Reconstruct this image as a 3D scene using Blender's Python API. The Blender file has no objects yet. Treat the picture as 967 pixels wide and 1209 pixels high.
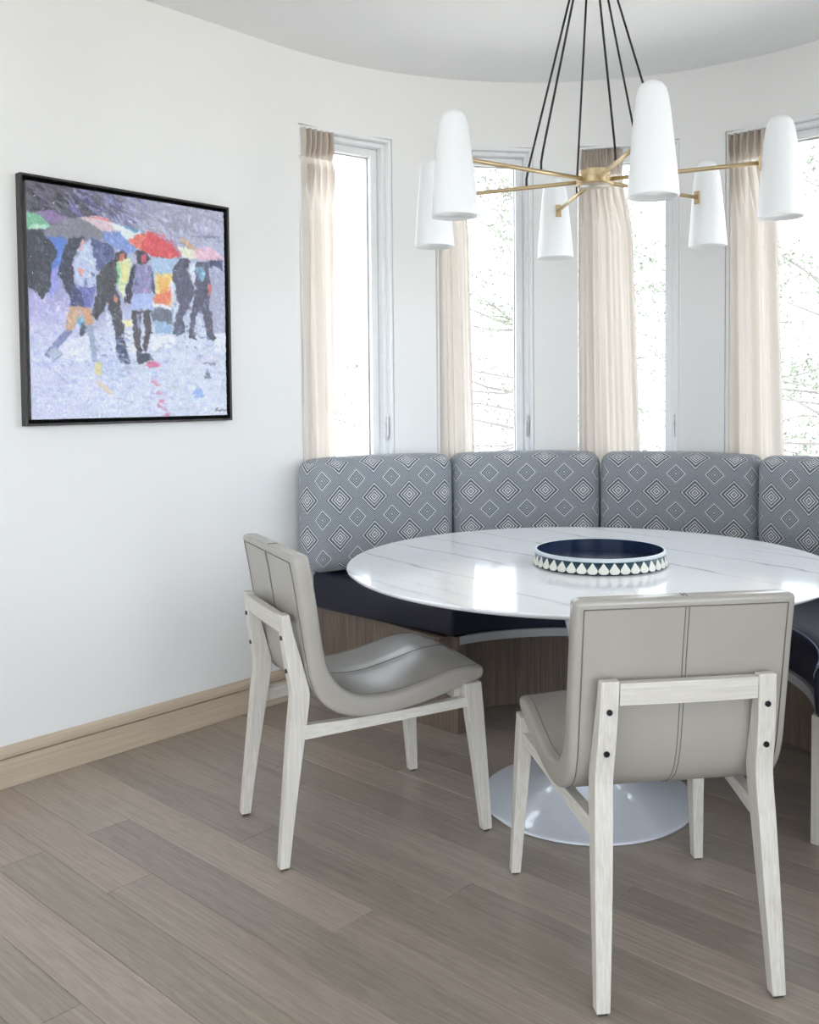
import bpy, bmesh, math, random
import numpy as np
from mathutils import Vector, Matrix
random.seed(7)
rng = np.random.default_rng(11)
scene = bpy.context.scene
COL = scene.collection
PI = math.pi
D2R = PI / 180

# ------------------------------------------------------------------ camera
W_, H_ = 967, 1209
F_PX, YAW, PITCH, ROLL, SX, SY = 1120.85, 0.7185, 0.0417, -0.0069, 62.8, -92.5
cam_d = bpy.data.cameras.new('camera')
cam = bpy.data.objects.new('camera', cam_d)
COL.objects.link(cam)
fw = Vector((-math.sin(YAW) * math.cos(PITCH), math.cos(YAW) * math.cos(PITCH), -math.sin(PITCH)))
rt = Vector((math.cos(YAW), math.sin(YAW), 0))
up = rt.cross(fw)
r2 = rt * math.cos(ROLL) + up * math.sin(ROLL)
u2 = up * math.cos(ROLL) - rt * math.sin(ROLL)
m = Matrix((r2, u2, -fw)).transposed().to_4x4()
m.translation = Vector((3.0924, 0.0, 1.253))
cam.matrix_world = m
cam_d.sensor_width = 36
cam_d.lens = F_PX / H_ * 36
cam_d.shift_x = -SX / H_
cam_d.shift_y = SY / H_
cam_d.clip_start = 0.05
scene.camera = cam

# ------------------------------------------------------------------ world and exposure
world = bpy.data.worlds.new('overcast_sky')
scene.world = world
world.use_nodes = True
wn = world.node_tree
wn.nodes['Background'].inputs[0].default_value = (0.885, 0.96, 1.08, 1)
wn.nodes['Background'].inputs[1].default_value = 4.6
scene.view_settings.view_transform = 'Standard'
scene.view_settings.look = 'None'
scene.view_settings.gamma = 1
scene.view_settings.use_curve_mapping = False
scene.view_settings.exposure = 0.58
scene.cycles.max_bounces = 10
scene.cycles.diffuse_bounces = 4
scene.cycles.glossy_bounces = 4
scene.cycles.transmission_bounces = 6
scene.cycles.transparent_max_bounces = 12
scene.cycles.sample_clamp_indirect = 8


def portal(name, loc, facing, w, h):
    """a window portal: only guides sky light through a real opening"""
    L = bpy.data.lights.new(name, 'AREA')
    L.shape = 'RECTANGLE'
    L.size = w
    L.size_y = h
    L.cycles.is_portal = True
    o = bpy.data.objects.new(name, L)
    COL.objects.link(o)
    o.location = loc
    o.rotation_euler = Vector(facing).to_track_quat('-Z', 'Z').to_euler()
    return o


# ------------------------------------------------------------------ room numbers
BC = (1.44, 2.41)      # centre of the round bay
BR = 1.43              # its inner radius
WT = 0.15              # wall thickness
CEIL = 2.65
XR, YB, YF = 5.6, -3.2, 1.90
WIN = [(4.2 + 26 * k, 22.2 + 26 * k) for k in range(7)]
WZ0, WZ1 = 0.86, 2.362

for a0, a1 in WIN:
    am = (a0 + a1) / 2 * D2R
    n = Vector((-math.cos(am), math.sin(am), 0))
    p = Vector((BC[0], BC[1], (WZ0 + WZ1) / 2)) + n * 1.60
    portal('bay_daylight', p, -n, 0.46, WZ1 - WZ0)
BACK_WINDOWS = [(0.5, 2.5), (3.0, 5.1)]
RIGHT_WINDOW = (-2.7, 0.9)
for x0, x1 in BACK_WINDOWS:
    portal('back_daylight', ((x0 + x1) / 2, YB - 0.16, 1.6), (0, 1, 0), x1 - x0, 1.6)
portal('right_daylight', (XR + 0.16, sum(RIGHT_WINDOW) / 2, 1.25), (-1, 0, 0), 4.0, 2.3)


# ------------------------------------------------------------------ material helpers
def s2l(c):
    return tuple(((v / 255) / 12.92 if v / 255 <= 0.04045 else ((v / 255 + 0.055) / 1.055) ** 2.4) for v in c)


class NT:
    def __init__(self, name):
        self.m = bpy.data.materials.new(name)
        self.m.use_nodes = True
        self.t = self.m.node_tree
        self.b = self.t.nodes['Principled BSDF']

    def n(self, typ, **kw):
        nd = self.t.nodes.new(typ)
        for k, v in kw.items():
            if k == 'ins':
                for i, x in v.items():
                    nd.inputs[i].default_value = x
            else:
                setattr(nd, k, v)
        return nd

    def l(self, a, b):
        self.t.links.new(a, b)

    def math(self, op, a, b=None, c=None):
        nd = self.n('ShaderNodeMath', operation=op)
        for i, v in enumerate((a, b, c)):
            if v is None:
                continue
            if isinstance(v, (int, float)):
                nd.inputs[i].default_value = v
            else:
                self.l(v, nd.inputs[i])
        return nd.outputs[0]

    def ramp(self, fac, stops, interp='LINEAR'):
        nd = self.n('ShaderNodeValToRGB')
        cr = nd.color_ramp
        cr.interpolation = interp
        while len(cr.elements) < len(stops):
            cr.elements.new(0.5)
        for e, (p, c) in zip(cr.elements, stops):
            e.position = p
            e.color = (*c, 1) if len(c) == 3 else c
        self.l(fac, nd.inputs[0])
        return nd.outputs[0]

    def mix(self, fac, a, b, mode='MIX'):
        nd = self.n('ShaderNodeMix', data_type='RGBA', blend_type=mode)
        for sock, v in ((nd.inputs[0], fac), (nd.inputs[6], a), (nd.inputs[7], b)):
            if isinstance(v, (int, float)):
                sock.default_value = v
            elif isinstance(v, tuple):
                sock.default_value = (*v, 1) if len(v) == 3 else v
            else:
                self.l(v, sock)
        return nd.outputs[2]

    def coords(self, kind='Object', scale=(1, 1, 1), rot=(0, 0, 0), loc=(0, 0, 0)):
        tc = self.n('ShaderNodeTexCoord')
        mp = self.n('ShaderNodeMapping')
        mp.inputs['Scale'].default_value = scale
        mp.inputs['Rotation'].default_value = rot
        mp.inputs['Location'].default_value = loc
        self.l(tc.outputs[kind], mp.inputs[0])
        return mp.outputs[0]

    def noise(self, vec, scale, detail=3, rough=0.5, dist=0.0):
        nd = self.n('ShaderNodeTexNoise')
        nd.inputs['Scale'].default_value = scale
        nd.inputs['Detail'].default_value = detail
        nd.inputs['Roughness'].default_value = rough
        nd.inputs['Distortion'].default_value = dist
        if vec is not None:
            self.l(vec, nd.inputs['Vector'])
        return nd.outputs['Fac']

    def bump(self, h, strength=0.2, dist=0.002):
        nd = self.n('ShaderNodeBump')
        nd.inputs['Strength'].default_value = strength
        nd.inputs['Distance'].default_value = dist
        self.l(h, nd.inputs['Height'])
        self.l(nd.outputs[0], self.b.inputs['Normal'])

    def base(self, v):
        if isinstance(v, tuple):
            self.b.inputs['Base Color'].default_value = (*v, 1)
        else:
            self.l(v, self.b.inputs['Base Color'])

    def rough(self, v):
        if isinstance(v, (int, float)):
            self.b.inputs['Roughness'].default_value = v
        else:
            self.l(v, self.b.inputs['Roughness'])


def plain(name, c, rough=0.5, metal=0.0, bump=0.0, bscale=200):
    t = NT(name)
    col = s2l(c)
    nz = t.noise(t.coords(), bscale / 8, 3)
    t.base(t.mix(nz, tuple(v * 0.97 for v in col), tuple(min(1, v * 1.03) for v in col)))
    t.rough(rough)
    t.b.inputs['Metallic'].default_value = metal
    if bump:
        t.bump(t.noise(t.coords(), bscale, 4), bump, 0.001)
    return t.m


def wood(name, dark, light, axis='z', rough=0.5, grain=60, bump=0.25, objcol=False, cath=0.14):
    """grain runs along the given object axis"""
    t = NT(name)
    long = 1.6
    sc = {'x': (long, grain, grain), 'y': (grain, long, grain), 'z': (grain, grain, long)}[axis]
    tc = t.n('ShaderNodeTexCoord')
    oi = t.n('ShaderNodeObjectInfo')
    add = t.n('ShaderNodeVectorMath', operation='MULTIPLY_ADD')
    t.l(oi.outputs['Random'], add.inputs[0])
    add.inputs[1].default_value = (17.3, 9.1, 23.7)
    t.l(tc.outputs['Object'], add.inputs[2])
    mp = t.n('ShaderNodeMapping')
    mp.inputs['Scale'].default_value = sc
    t.l(add.outputs[0], mp.inputs[0])
    fine = t.noise(mp.outputs[0], 1.6, 5, 0.65, 0.3)
    mp2 = t.n('ShaderNodeMapping')
    s2 = {'x': (1.1, 9, 9), 'y': (9, 1.1, 9), 'z': (9, 9, 1.1)}[axis]
    mp2.inputs['Scale'].default_value = s2
    t.l(add.outputs[0], mp2.inputs[0])
    wide = t.noise(mp2.outputs[0], 1.5, 4, 0.55, 0.8)
    rings = t.math('ABSOLUTE', t.math('SUBTRACT', t.math('FRACT', t.math('MULTIPLY', wide, 9.0)), 0.5))
    f = t.math('ADD', t.math('MULTIPLY', fine, 0.72), t.math('ADD', t.math('MULTIPLY', wide, 0.14), t.math('MULTIPLY', rings, cath)))
    col = t.ramp(f, [(0.28, s2l(dark)), (0.68, s2l(light))])
    if objcol:
        col = t.mix(1.0, col, oi.outputs['Color'], 'MULTIPLY')
    t.base(col)
    t.rough(rough)
    t.bump(fine, bump, 0.0012)
    return t.m


# ------------------------------------------------------------------ materials
def wall_mat(name, c):
    t = NT(name)
    nz = t.noise(t.coords(), 3, 3)
    col = s2l(c)
    t.base(t.mix(nz, tuple(v * 0.985 for v in col), col))
    t.rough(0.62)
    t.bump(t.noise(t.coords(), 260, 3), 0.08, 0.001)
    return t.m


M_WALL = wall_mat('wall_paint', (243, 241, 238))
M_CEIL = wall_mat('ceiling_paint', (247, 247, 247))
M_TRIM = plain('window_paint', (243, 243, 243), 0.35)
M_FLOOR = wood('floor_oak', (146, 133, 121), (181, 168, 156), 'x', 0.30, 90, 0.08, True, 0.2)
M_SUB = plain('subfloor', (95, 82, 72), 0.8)
M_BASE = wood('baseboard_oak', (188, 168, 144), (214, 197, 175), 'y', 0.45, 80, 0.1, False, 0.08)
M_CHAIRWOOD = wood('bleached_oak', (199, 191, 179), (232, 227, 219), 'z', 0.5, 130, 0.25, False, 0.08)
M_CHAIRWOOD_X = wood('bleached_oak_long', (199, 191, 179), (232, 227, 219), 'x', 0.5, 130, 0.25, False, 0.08)
M_CHAIRWOOD_Y = wood('bleached_oak_cross', (199, 191, 179), (232, 227, 219), 'y', 0.5, 130, 0.25, False, 0.08)
M_BENCHWOOD = wood('brushed_oak', (88, 74, 64), (146, 128, 112), 'z', 0.6, 150, 0.6, False, 0.08)
M_BENCHTRIM = plain('bench_edge_grey', (172, 172, 172), 0.5)
M_BLACK = plain('screw_black', (28, 26, 34), 0.35, 0.6)
M_STITCH = plain('stitch_thread', (112, 106, 100), 0.7)
M_GLIDE = plain('felt_glide', (70, 62, 56), 0.9)


def leather():
    t = NT('taupe_leather')
    nz = t.noise(t.coords(), 6, 3)
    t.base(t.mix(nz, s2l((164, 157, 148)), s2l((177, 171, 162))))
    t.rough(0.27)
    t.b.inputs['Specular IOR Level'].default_value = 0.65
    vo = t.n('ShaderNodeTexVoronoi')
    vo.inputs['Scale'].default_value = 420
    t.l(t.coords(), vo.inputs['Vector'])
    t.bump(vo.outputs['Distance'], 0.12, 0.0008)
    return t.m


M_LEATHER = leather()


def navy():
    t = NT('navy_leather')
    nz = t.noise(t.coords(), 8, 3)
    t.base(t.mix(nz, s2l((26, 26, 40)), s2l((36, 38, 56))))
    t.rough(0.4)
    t.bump(t.noise(t.coords(), 380, 3), 0.12, 0.0008)
    return t.m


M_NAVY = navy()
M_PIPING = plain('navy_piping', (120, 132, 160), 0.4)


def marble():
    t = NT('white_marble')
    VA = 9 * D2R
    v = t.coords('Object', (1, 1, 1), (0, 0, VA))
    vl = t.coords('Object', (0.45, 1.3, 1), (0, 0, VA))
    n1 = t.noise(vl, 1.5, 7, 0.6)
    sep = t.n('ShaderNodeSeparateXYZ')
    t.l(v, sep.inputs[0])
    # thin veins where a warped coordinate crosses set values
    warp = t.math('ADD', t.math('MULTIPLY', sep.outputs['Y'], 5.0), t.math('MULTIPLY', n1, 1.7))
    fr = t.math('ABSOLUTE', t.math('SUBTRACT', t.math('FRACT', warp), 0.5))
    big = t.ramp(fr, [(0.0, (1, 1, 1)), (0.012, (0.5,) * 3), (0.05, (0, 0, 0))])
    n2 = t.noise(vl, 3.2, 7, 0.65)
    warp2 = t.math('ADD', t.math('MULTIPLY', sep.outputs['Y'], 13.0), t.math('MULTIPLY', n2, 3.0))
    fr2 = t.math('ABSOLUTE', t.math('SUBTRACT', t.math('FRACT', warp2), 0.5))
    fine = t.ramp(fr2, [(0.0, (0.6,) * 3), (0.03, (0.15,) * 3), (0.10, (0, 0, 0))])
    msk = t.ramp(t.noise(v, 2.3, 2), [(0.42, (0, 0, 0)), (0.62, (1, 1, 1))])
    fine = t.mix(1.0, fine, msk, 'MULTIPLY')
    msk2 = t.ramp(t.noise(t.coords('Object', (1, 1, 1), (0, 0, VA), (3.1, 4, 0)), 1.9, 2), [(0.38, (0, 0, 0)), (0.58, (1, 1, 1))])
    big = t.mix(1.0, big, msk2, 'MULTIPLY')
    base = t.mix(t.noise(v, 3, 5), s2l((232, 233, 236)), s2l((246, 246, 247)))
    c = t.mix(t.math('MULTIPLY', big, 0.75), base, s2l((150, 146, 156)))
    c = t.mix(t.math('MULTIPLY', fine, 0.65), c, s2l((186, 184, 192)))
    t.base(c)
    t.rough(0.09)
    t.b.inputs['IOR'].default_value = 1.6
    return t.m


M_MARBLE = marble()
M_LACQUER = plain('white_lacquer', (226, 229, 236), 0.08)
M_OPAL = NT('opal_glass')
M_OPAL.base(s2l((246, 246, 246)))
M_OPAL.rough(0.3)
M_OPAL.b.inputs['Subsurface Weight'].default_value = 0.0
M_OPAL.b.inputs['Transmission Weight'].default_value = 0.0
M_OPAL = M_OPAL.m


def brass():
    t = NT('brushed_brass')
    nz = t.noise(t.coords('Object', (40, 40, 400)), 3, 3)
    t.base(t.mix(nz, s2l((180, 156, 118)), s2l((216, 194, 156))))
    t.b.inputs['Metallic'].default_value = 1
    t.rough(0.33)
    return t.m


M_BRASS = brass()
M_HUBGLASS = plain('frosted_disc', (206, 196, 182), 0.25, 0.4)
M_CORD = plain('black_cord', (30, 29, 29), 0.6)
M_TRAYIN = plain('tray_navy_lacquer', (30, 42, 68), 0.22)
M_TRAYRIM = plain('tray_bone_rim', (205, 212, 216), 0.35)
M_TRAYSIDE = plain('tray_teal', (22, 56, 70), 0.35)
M_BONE = plain('bone_inlay', (226, 226, 214), 0.35)
M_FRAME = plain('dark_bronze_frame', (62, 58, 56), 0.35, 0.5)
M_GAP = plain('frame_gap_black', (14, 13, 16), 0.8)
M_METAL = plain('window_hardware', (190, 190, 190), 0.3, 0.7)
M_RUBBER = plain('dark_glazing_bead', (150, 147, 142), 0.6)


def glass():
    t = NT('window_glass')
    t.t.nodes.remove(t.b)
    out = [n for n in t.t.nodes if n.type == 'OUTPUT_MATERIAL'][0]
    tr = t.n('ShaderNodeBsdfTransparent')
    tr.inputs[0].default_value = (0.97, 0.985, 0.98, 1)
    gl = t.n('ShaderNodeBsdfGlossy')
    gl.inputs['Roughness'].default_value = 0.02
    fr = t.n('ShaderNodeFresnel')
    fr.inputs['IOR'].default_value = 1.35
    mx = t.n('ShaderNodeMixShader')
    t.l(fr.outputs[0], mx.inputs[0])
    t.l(tr.outputs[0], mx.inputs[1])
    t.l(gl.outputs[0], mx.inputs[2])
    t.l(mx.outputs[0], out.inputs[0])
    return t.m


M_GLASS = glass()


def linen(name, lo_c, hi_c, trans):
    t = NT(name)
    out = [n for n in t.t.nodes if n.type == 'OUTPUT_MATERIAL'][0]
    v = t.coords('UV', (1, 1, 1))
    h = t.noise(t.coords('UV', (60, 900, 1)), 1, 3)
    w = t.noise(t.coords('UV', (900, 60, 1)), 1, 3)
    f = t.math('ADD', t.math('MULTIPLY', h, 0.5), t.math('MULTIPLY', w, 0.5))
    col = t.ramp(f, [(0.35, s2l(lo_c)), (0.65, s2l(hi_c))])
    t.base(col)
    t.rough(0.9)
    t.bump(f, 0.15, 0.0008)
    tl = t.n('ShaderNodeBsdfTranslucent')
    t.l(col, tl.inputs[0])
    mx = t.n('ShaderNodeMixShader')
    mx.inputs[0].default_value = trans
    t.l(t.b.outputs[0], mx.inputs[1])
    t.l(tl.outputs[0], mx.inputs[2])
    t.l(mx.outputs[0], out.inputs[0])
    return t.m


M_LINEN = linen('linen_curtain', (230, 220, 210), (237, 229, 220), 0.26)
M_LINENTOP = linen('lined_linen_heading', (214, 201, 189), (224, 212, 201), 0.08)


PATX, PATY = 0.1753, 0.157


def diamond_fabric():
    """woven pattern: nested lozenges on a square lattice, UV in metres"""
    t = NT('diamond_weave')
    tc = t.n('ShaderNodeTexCoord')
    sep = t.n('ShaderNodeSeparateXYZ')
    t.l(tc.outputs['UV'], sep.inputs[0])
    fx = t.math('ABSOLUTE', t.math('SUBTRACT', t.math('FRACT', t.math('DIVIDE', sep.outputs[0], PATX)), 0.5))
    fy = t.math('ABSOLUTE', t.math('SUBTRACT', t.math('FRACT', t.math('DIVIDE', sep.outputs[1], PATY)), 0.5))
    d = t.math('ADD', fx, fy)
    slate, dark, pale, mid = s2l((114, 120, 129)), s2l((100, 107, 117)), s2l((232, 234, 234)), s2l((188, 193, 197))
    st = [(0, mid), (0.03, dark), (0.055, pale), (0.095, dark), (0.14, pale), (0.175, dark), (0.225, pale), (0.255, dark), (0.305, slate), (0.335, pale), (0.365, slate)]
    for p in (0.415, 0.470, 0.525, 0.580, 0.635, 0.690):
        st += [(p, mid), (p + 0.025, slate)]
    st += [(0.745, pale), (0.775, slate), (0.825, mid), (0.85, slate), (0.89, mid), (0.915, slate), (0.955, mid)]
    col = t.ramp(d, st, 'CONSTANT')
    # weave speckle
    ch = t.n('ShaderNodeTexNoise')
    ch.inputs['Scale'].default_value = 520
    ch.inputs['Detail'].default_value = 2
    t.l(tc.outputs['UV'], ch.inputs['Vector'])
    sp = t.ramp(ch.outputs['Fac'], [(0.35, (0.72,) * 3), (0.65, (1.18,) * 3)])
    col = t.mix(1.0, col, sp, 'MULTIPLY')
    t.base(col)
    t.rough(0.85)
    t.b.inputs['Sheen Weight'].default_value = 0.15
    t.bump(ch.outputs['Fac'], 0.3, 0.001)
    return t.m


M_DIAMOND = diamond_fabric()


def vcol_mat(name, attr):
    t = NT(name)
    a = t.n('ShaderNodeVertexColor', layer_name=attr)
    t.base(a.outputs[0])
    t.rough(0.55)
    return t.m


M_BARK = plain('bark', (126, 120, 118), 0.9, 0, 0.4, 60)
M_NEEDLE = plain('needles', (134, 139, 124), 0.8)
M_GROUND = plain('gravel_ground', (228, 218, 202), 0.9, 0, 0.3, 8)


# ------------------------------------------------------------------ object helpers
def tag(o, label=None, cat=None, group=None, kind=None):
    for k, v in (('label', label), ('category', cat), ('group', group), ('kind', kind)):
        if v:
            o[k] = v
    return o


def empty(name, loc=(0, 0, 0), rz=0.0):
    o = bpy.data.objects.new(name, None)
    COL.objects.link(o)
    o.location = loc
    o.rotation_euler = (0, 0, rz)
    o.empty_display_size = 0.1
    return o


def link(name, me, mat, parent=None, smooth=False, loc=None):
    o = bpy.data.objects.new(name, me)
    COL.objects.link(o)
    if mat and not me.materials:
        me.materials.append(mat)
    if parent:
        o.parent = parent
    if loc is not None:
        o.location = loc
    if smooth:
        me.polygons.foreach_set('use_smooth', [True] * len(me.polygons))
    return o


def pymesh(name, verts, faces, mat=None, parent=None, smooth=False, kind=None, fix=True):
    me = bpy.data.meshes.new(name)
    me.from_pydata([tuple(v) for v in verts], [], faces)
    if fix:
        bm = bmesh.new()
        bm.from_mesh(me)
        bmesh.ops.recalc_face_normals(bm, faces=bm.faces)
        bm.to_mesh(me)
        bm.free()
    me.update()
    o = link(name, me, mat, parent, smooth)
    if kind:
        o['kind'] = kind
    return o


def bm_obj(name, bm, mat=None, parent=None, smooth=False, kind=None):
    me = bpy.data.meshes.new(name)
    bmesh.ops.recalc_face_normals(bm, faces=bm.faces)
    bm.to_mesh(me)
    bm.free()
    o = link(name, me, mat, parent, smooth)
    if kind:
        o['kind'] = kind
    return o


def bm_box(bm, lo, hi, bevel=0.0, mat4=None, seg=1):
    c = [(lo[i] + hi[i]) / 2 for i in range(3)]
    s = [hi[i] - lo[i] for i in range(3)]
    M = Matrix.Translation(c) @ Matrix.Diagonal((*s, 1))
    r = bmesh.ops.create_cube(bm, size=1, matrix=M)
    vs = r['verts']
    if bevel:
        es = list({e for v in vs for e in v.link_edges})
        rr = bmesh.ops.bevel(bm, geom=es, offset=bevel, segments=seg, affect='EDGES', profile=0.5)
        vs = list({v for f in rr['faces'] for v in f.verts} | {v for v in vs if v.is_valid})
    if mat4 is not None:
        bmesh.ops.transform(bm, matrix=mat4, verts=vs)
    return vs


def box(name, lo, hi, mat, parent=None, bevel=0.0, kind=None, seg=1):
    bm = bmesh.new()
    bm_box(bm, lo, hi, bevel, None, seg)
    return bm_obj(name, bm, mat, parent, False, kind)


def loft(name, rings, mat, parent=None, smooth=False, bevel=0.0, closed=False, seg=2, kind=None):
    """rings: lists of points, equal count; capped at both ends"""
    n = len(rings[0])
    vs = [p for r in rings for p in r]
    fs = []
    m_ = len(rings)
    for i in range(m_ - (0 if closed else 1)):
        j = (i + 1) % m_
        for k in range(n):
            l = (k + 1) % n
            fs.append((i * n + k, i * n + l, j * n + l, j * n + k))
    if not closed:
        fs.append(tuple(range(n)))
        fs.append(tuple(range((m_ - 1) * n, m_ * n)))
    o = pymesh(name, vs, fs, mat, parent, smooth, kind)
    if bevel:
        b = o.modifiers.new('bevel', 'BEVEL')
        b.width = bevel
        b.segments = seg
        b.limit_method = 'ANGLE'
        b.angle_limit = 0.6
    return o


def lathe(name, prof, mat, parent=None, n=48, smooth=True, loc=None, closed=False):
    """prof: (r, z) list; ends on axis where r == 0"""
    vs, fs, idx = [], [], []
    for r, z in prof:
        if r < 1e-6:
            idx.append([len(vs)])
            vs.append((0, 0, z))
        else:
            idx.append(list(range(len(vs), len(vs) + n)))
            vs += [(r * math.cos(2 * PI * k / n), r * math.sin(2 * PI * k / n), z) for k in range(n)]
    pairs = list(zip(idx[:-1], idx[1:]))
    if closed:
        pairs.append((idx[-1], idx[0]))
    for a, b in pairs:
        for k in range(n):
            l = (k + 1) % n
            if len(a) == 1 and len(b) == 1:
                continue
            if len(a) == 1:
                fs.append((a[0], b[k], b[l]))
            elif len(b) == 1:
                fs.append((a[k], a[l], b[0]))
            else:
                fs.append((a[k], a[l], b[l], b[k]))
    o = pymesh(name, vs, fs, mat, parent, smooth)
    if loc is not None:
        o.location = loc
    return o


def tube(name, pts, r, mat, parent=None, n=8, rings=None, closed=False, kind=None):
    """round tube through the points; r a number or a list"""
    P = [Vector(p) for p in pts]
    out = []
    ref = Vector((0, 0, 1))
    prev = None
    N = len(P)
    for i, p in enumerate(P):
        if closed:
            t = (P[(i + 1) % N] - P[i - 1]).normalized()
        else:
            t = (P[min(i + 1, N - 1)] - P[max(i - 1, 0)]).normalized()
        if prev is None:
            a = ref if abs(t.z) < 0.9 else Vector((1, 0, 0))
            s = t.cross(a).normalized()
        else:
            s = (prev - t * prev.dot(t)).normalized()
        prev = s
        b = t.cross(s)
        rr = r[i] if isinstance(r, (list, tuple)) else r
        out.append([p + (s * math.cos(2 * PI * k / n) + b * math.sin(2 * PI * k / n)) * rr for k in range(n)])
    return loft(name, out, mat, parent, True, closed=closed, kind=kind)


def catmull(pts, per=8):
    P = [np.array(p, float) for p in pts]
    P = [2 * P[0] - P[1]] + P + [2 * P[-1] - P[-2]]
    out = []
    for i in range(1, len(P) - 2):
        for s in range(per):
            t = s / per
            a, b, c, d = P[i - 1:i + 3]
            out.append(0.5 * ((2 * b) + (-a + c) * t + (2 * a - 5 * b + 4 * c - d) * t * t + (-a + 3 * b - 3 * c + d) * t ** 3))
    out.append(P[-2])
    return np.array(out)


def resample(P, n):
    s = np.concatenate([[0], np.cumsum(np.linalg.norm(np.diff(P, axis=0), axis=1))])
    t = np.linspace(0, s[-1], n)
    return np.stack([np.interp(t, s, P[:, k]) for k in range(P.shape[1])], 1)


def copy_tree(o, parent=None):
    c = o.copy()
    COL.objects.link(c)
    if parent:
        c.parent = parent
    for ch in list(o.children):
        copy_tree(ch, c)
    return c


def bp(a_deg, r, z=0.0):
    a = a_deg * D2R
    return (BC[0] - r * math.cos(a), BC[1] + r * math.sin(a), z)


# ================================================================== THE SETTING
# floor: slab + every board its own piece
floor = box('floor', (-0.15, YB, -0.16), (XR, 4.0, -0.012), M_SUB, kind='structure')
BW = 0.1275
ROW0 = 1.043
fixed_ends = {0: 0.525, 1: 0.864}
fixed_tone = {(0, 0): (1.03, 1.0, 1.0), (0, 1): (0.90, 0.90, 0.87), (1, 0): (1.06, 1.03, 1.03), (1, 1): (0.96, 0.94, 0.94), (-1, 0): (1.10, 1.07, 1.06), (-1, 1): (1.10, 1.07, 1.06), (-2, 0): (0.93, 0.93, 0.90), (-2, 1): (0.97, 0.96, 0.93)}
lo_row = int(math.floor((YB - ROW0) / BW)) + 1
hi_row = int(math.floor((3.88 - ROW0) / BW))
nb = 0
for j in range(lo_row, hi_row):
    y0 = ROW0 + j * BW
    xmax = XR if y0 < YF else 2.95
    if y0 > 2.41:
        half = math.sqrt(max(0.02, 1.50 ** 2 - (y0 - BC[1]) ** 2))
        xa, xb = BC[0] - half, BC[0] + half
    else:
        xa, xb = 0.0, xmax
    cuts = [xa]
    x = fixed_ends.get(j, xa + random.uniform(0.5, 1.7))
    while x < xb - 0.35:
        cuts.append(x)
        x += random.uniform(1.3, 2.1) if j > -12 else random.uniform(2.2, 3.0)
    cuts.append(xb)
    for i, (p, q) in enumerate(zip(cuts[:-1], cuts[1:])):
        bm = bmesh.new()
        L = q - p
        bm_box(bm, (-L / 2 + 0.0006, -BW / 2 + 0.0005, -0.012), (L / 2 - 0.0006, BW / 2 - 0.0005, 0.0), 0.0009)
        o = bm_obj('floorboard', bm, M_FLOOR, floor)
        o.location = ((p + q) / 2, y0 + BW / 2, 0)
        g = random.choice([0.86, 0.91, 0.95, 1.0, 1.05, 1.10])
        w = random.uniform(-0.02, 0.02)
        o.color = (*fixed_tone.get((j, i), (g + w * 0.5, g, g - w)), 1)
        nb += 1

# ceiling
box('ceiling', (-0.15, YB - 0.15, CEIL), (XR + 0.15, 4.02, CEIL + 0.12), M_CEIL, kind='structure')



# the round bay wall with seven window openings
def arc_block(bm, a0, a1, z0, z1, r0=BR, r1=BR + WT, step=1.5):
    n = max(1, int(round((a1 - a0) / step)))
    A = [a0 + (a1 - a0) * i / n for i in range(n + 1)]
    V = [[bm.verts.new(bp(a, r, z)) for r, z in ((r0, z0), (r1, z0), (r1, z1), (r0, z1))] for a in A]
    for i in range(n):
        for k in range(4):
            l = (k + 1) % 4
            bm.faces.new((V[i][k], V[i][l], V[i + 1][l], V[i + 1][k]))
    bm.faces.new(V[0])
    bm.faces.new(V[-1])


bm = bmesh.new()
bm_box(bm, (-WT, YB - 0.15, -0.16), (BC[0] - BR, BC[1], CEIL))
edges = [0.0] + [a for w in WIN for a in w] + [180.0]
# the straight left wall runs into the bay without a joint
for a0, a1 in zip(edges[0::2], edges[1::2]):
    arc_block(bm, a0, a1, -0.16, CEIL)
for a0, a1 in WIN:
    arc_block(bm, a0, a1, -0.16, WZ0)
    arc_block(bm, a0, a1, WZ1, CEIL)
bmesh.ops.remove_doubles(bm, verts=bm.verts, dist=0.012)
wall_bay = bm_obj('wall_left', bm, M_WALL, kind='structure', smooth=True)
mod = wall_bay.modifiers.new('split', 'EDGE_SPLIT')
mod.split_angle = 0.5

xr = BC[0] + BR
box('wall_right', (xr, YF, -0.16), (xr + WT, BC[1], CEIL), M_WALL, kind='structure')
box('wall_front', (xr + WT, YF, -0.16), (XR + 0.15, YF + WT, CEIL), M_WALL, kind='structure')


def wall_with_holes(name, along, fixed, a0, a1, holes):
    """holes (p, q, z0, z1) along the wall axis"""
    bm = bmesh.new()
    cur = a0

    def put(p, q, z0, z1):
        if along == 'x':
            bm_box(bm, (p, fixed[0], z0), (q, fixed[1], z1))
        else:
            bm_box(bm, (fixed[0], p, z0), (fixed[1], q, z1))
    for p, q, z0, z1 in holes:
        put(cur, p, -0.16, CEIL)
        put(p, q, -0.16, z0)
        put(p, q, z1, CEIL)
        cur = q
    put(cur, a1, -0.16, CEIL)
    return bm_obj(name, bm, M_WALL, kind='structure')


wall_with_holes('wall_back', 'x', (YB - WT, YB), 0.0, XR, [(x0, x1, 0.8, 2.4) for x0, x1 in BACK_WINDOWS])
wall_with_holes('wall_side', 'y', (XR, XR + WT), YB - WT, YF, [(RIGHT_WINDOW[0], RIGHT_WINDOW[1], 0.1, 2.4)])

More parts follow.
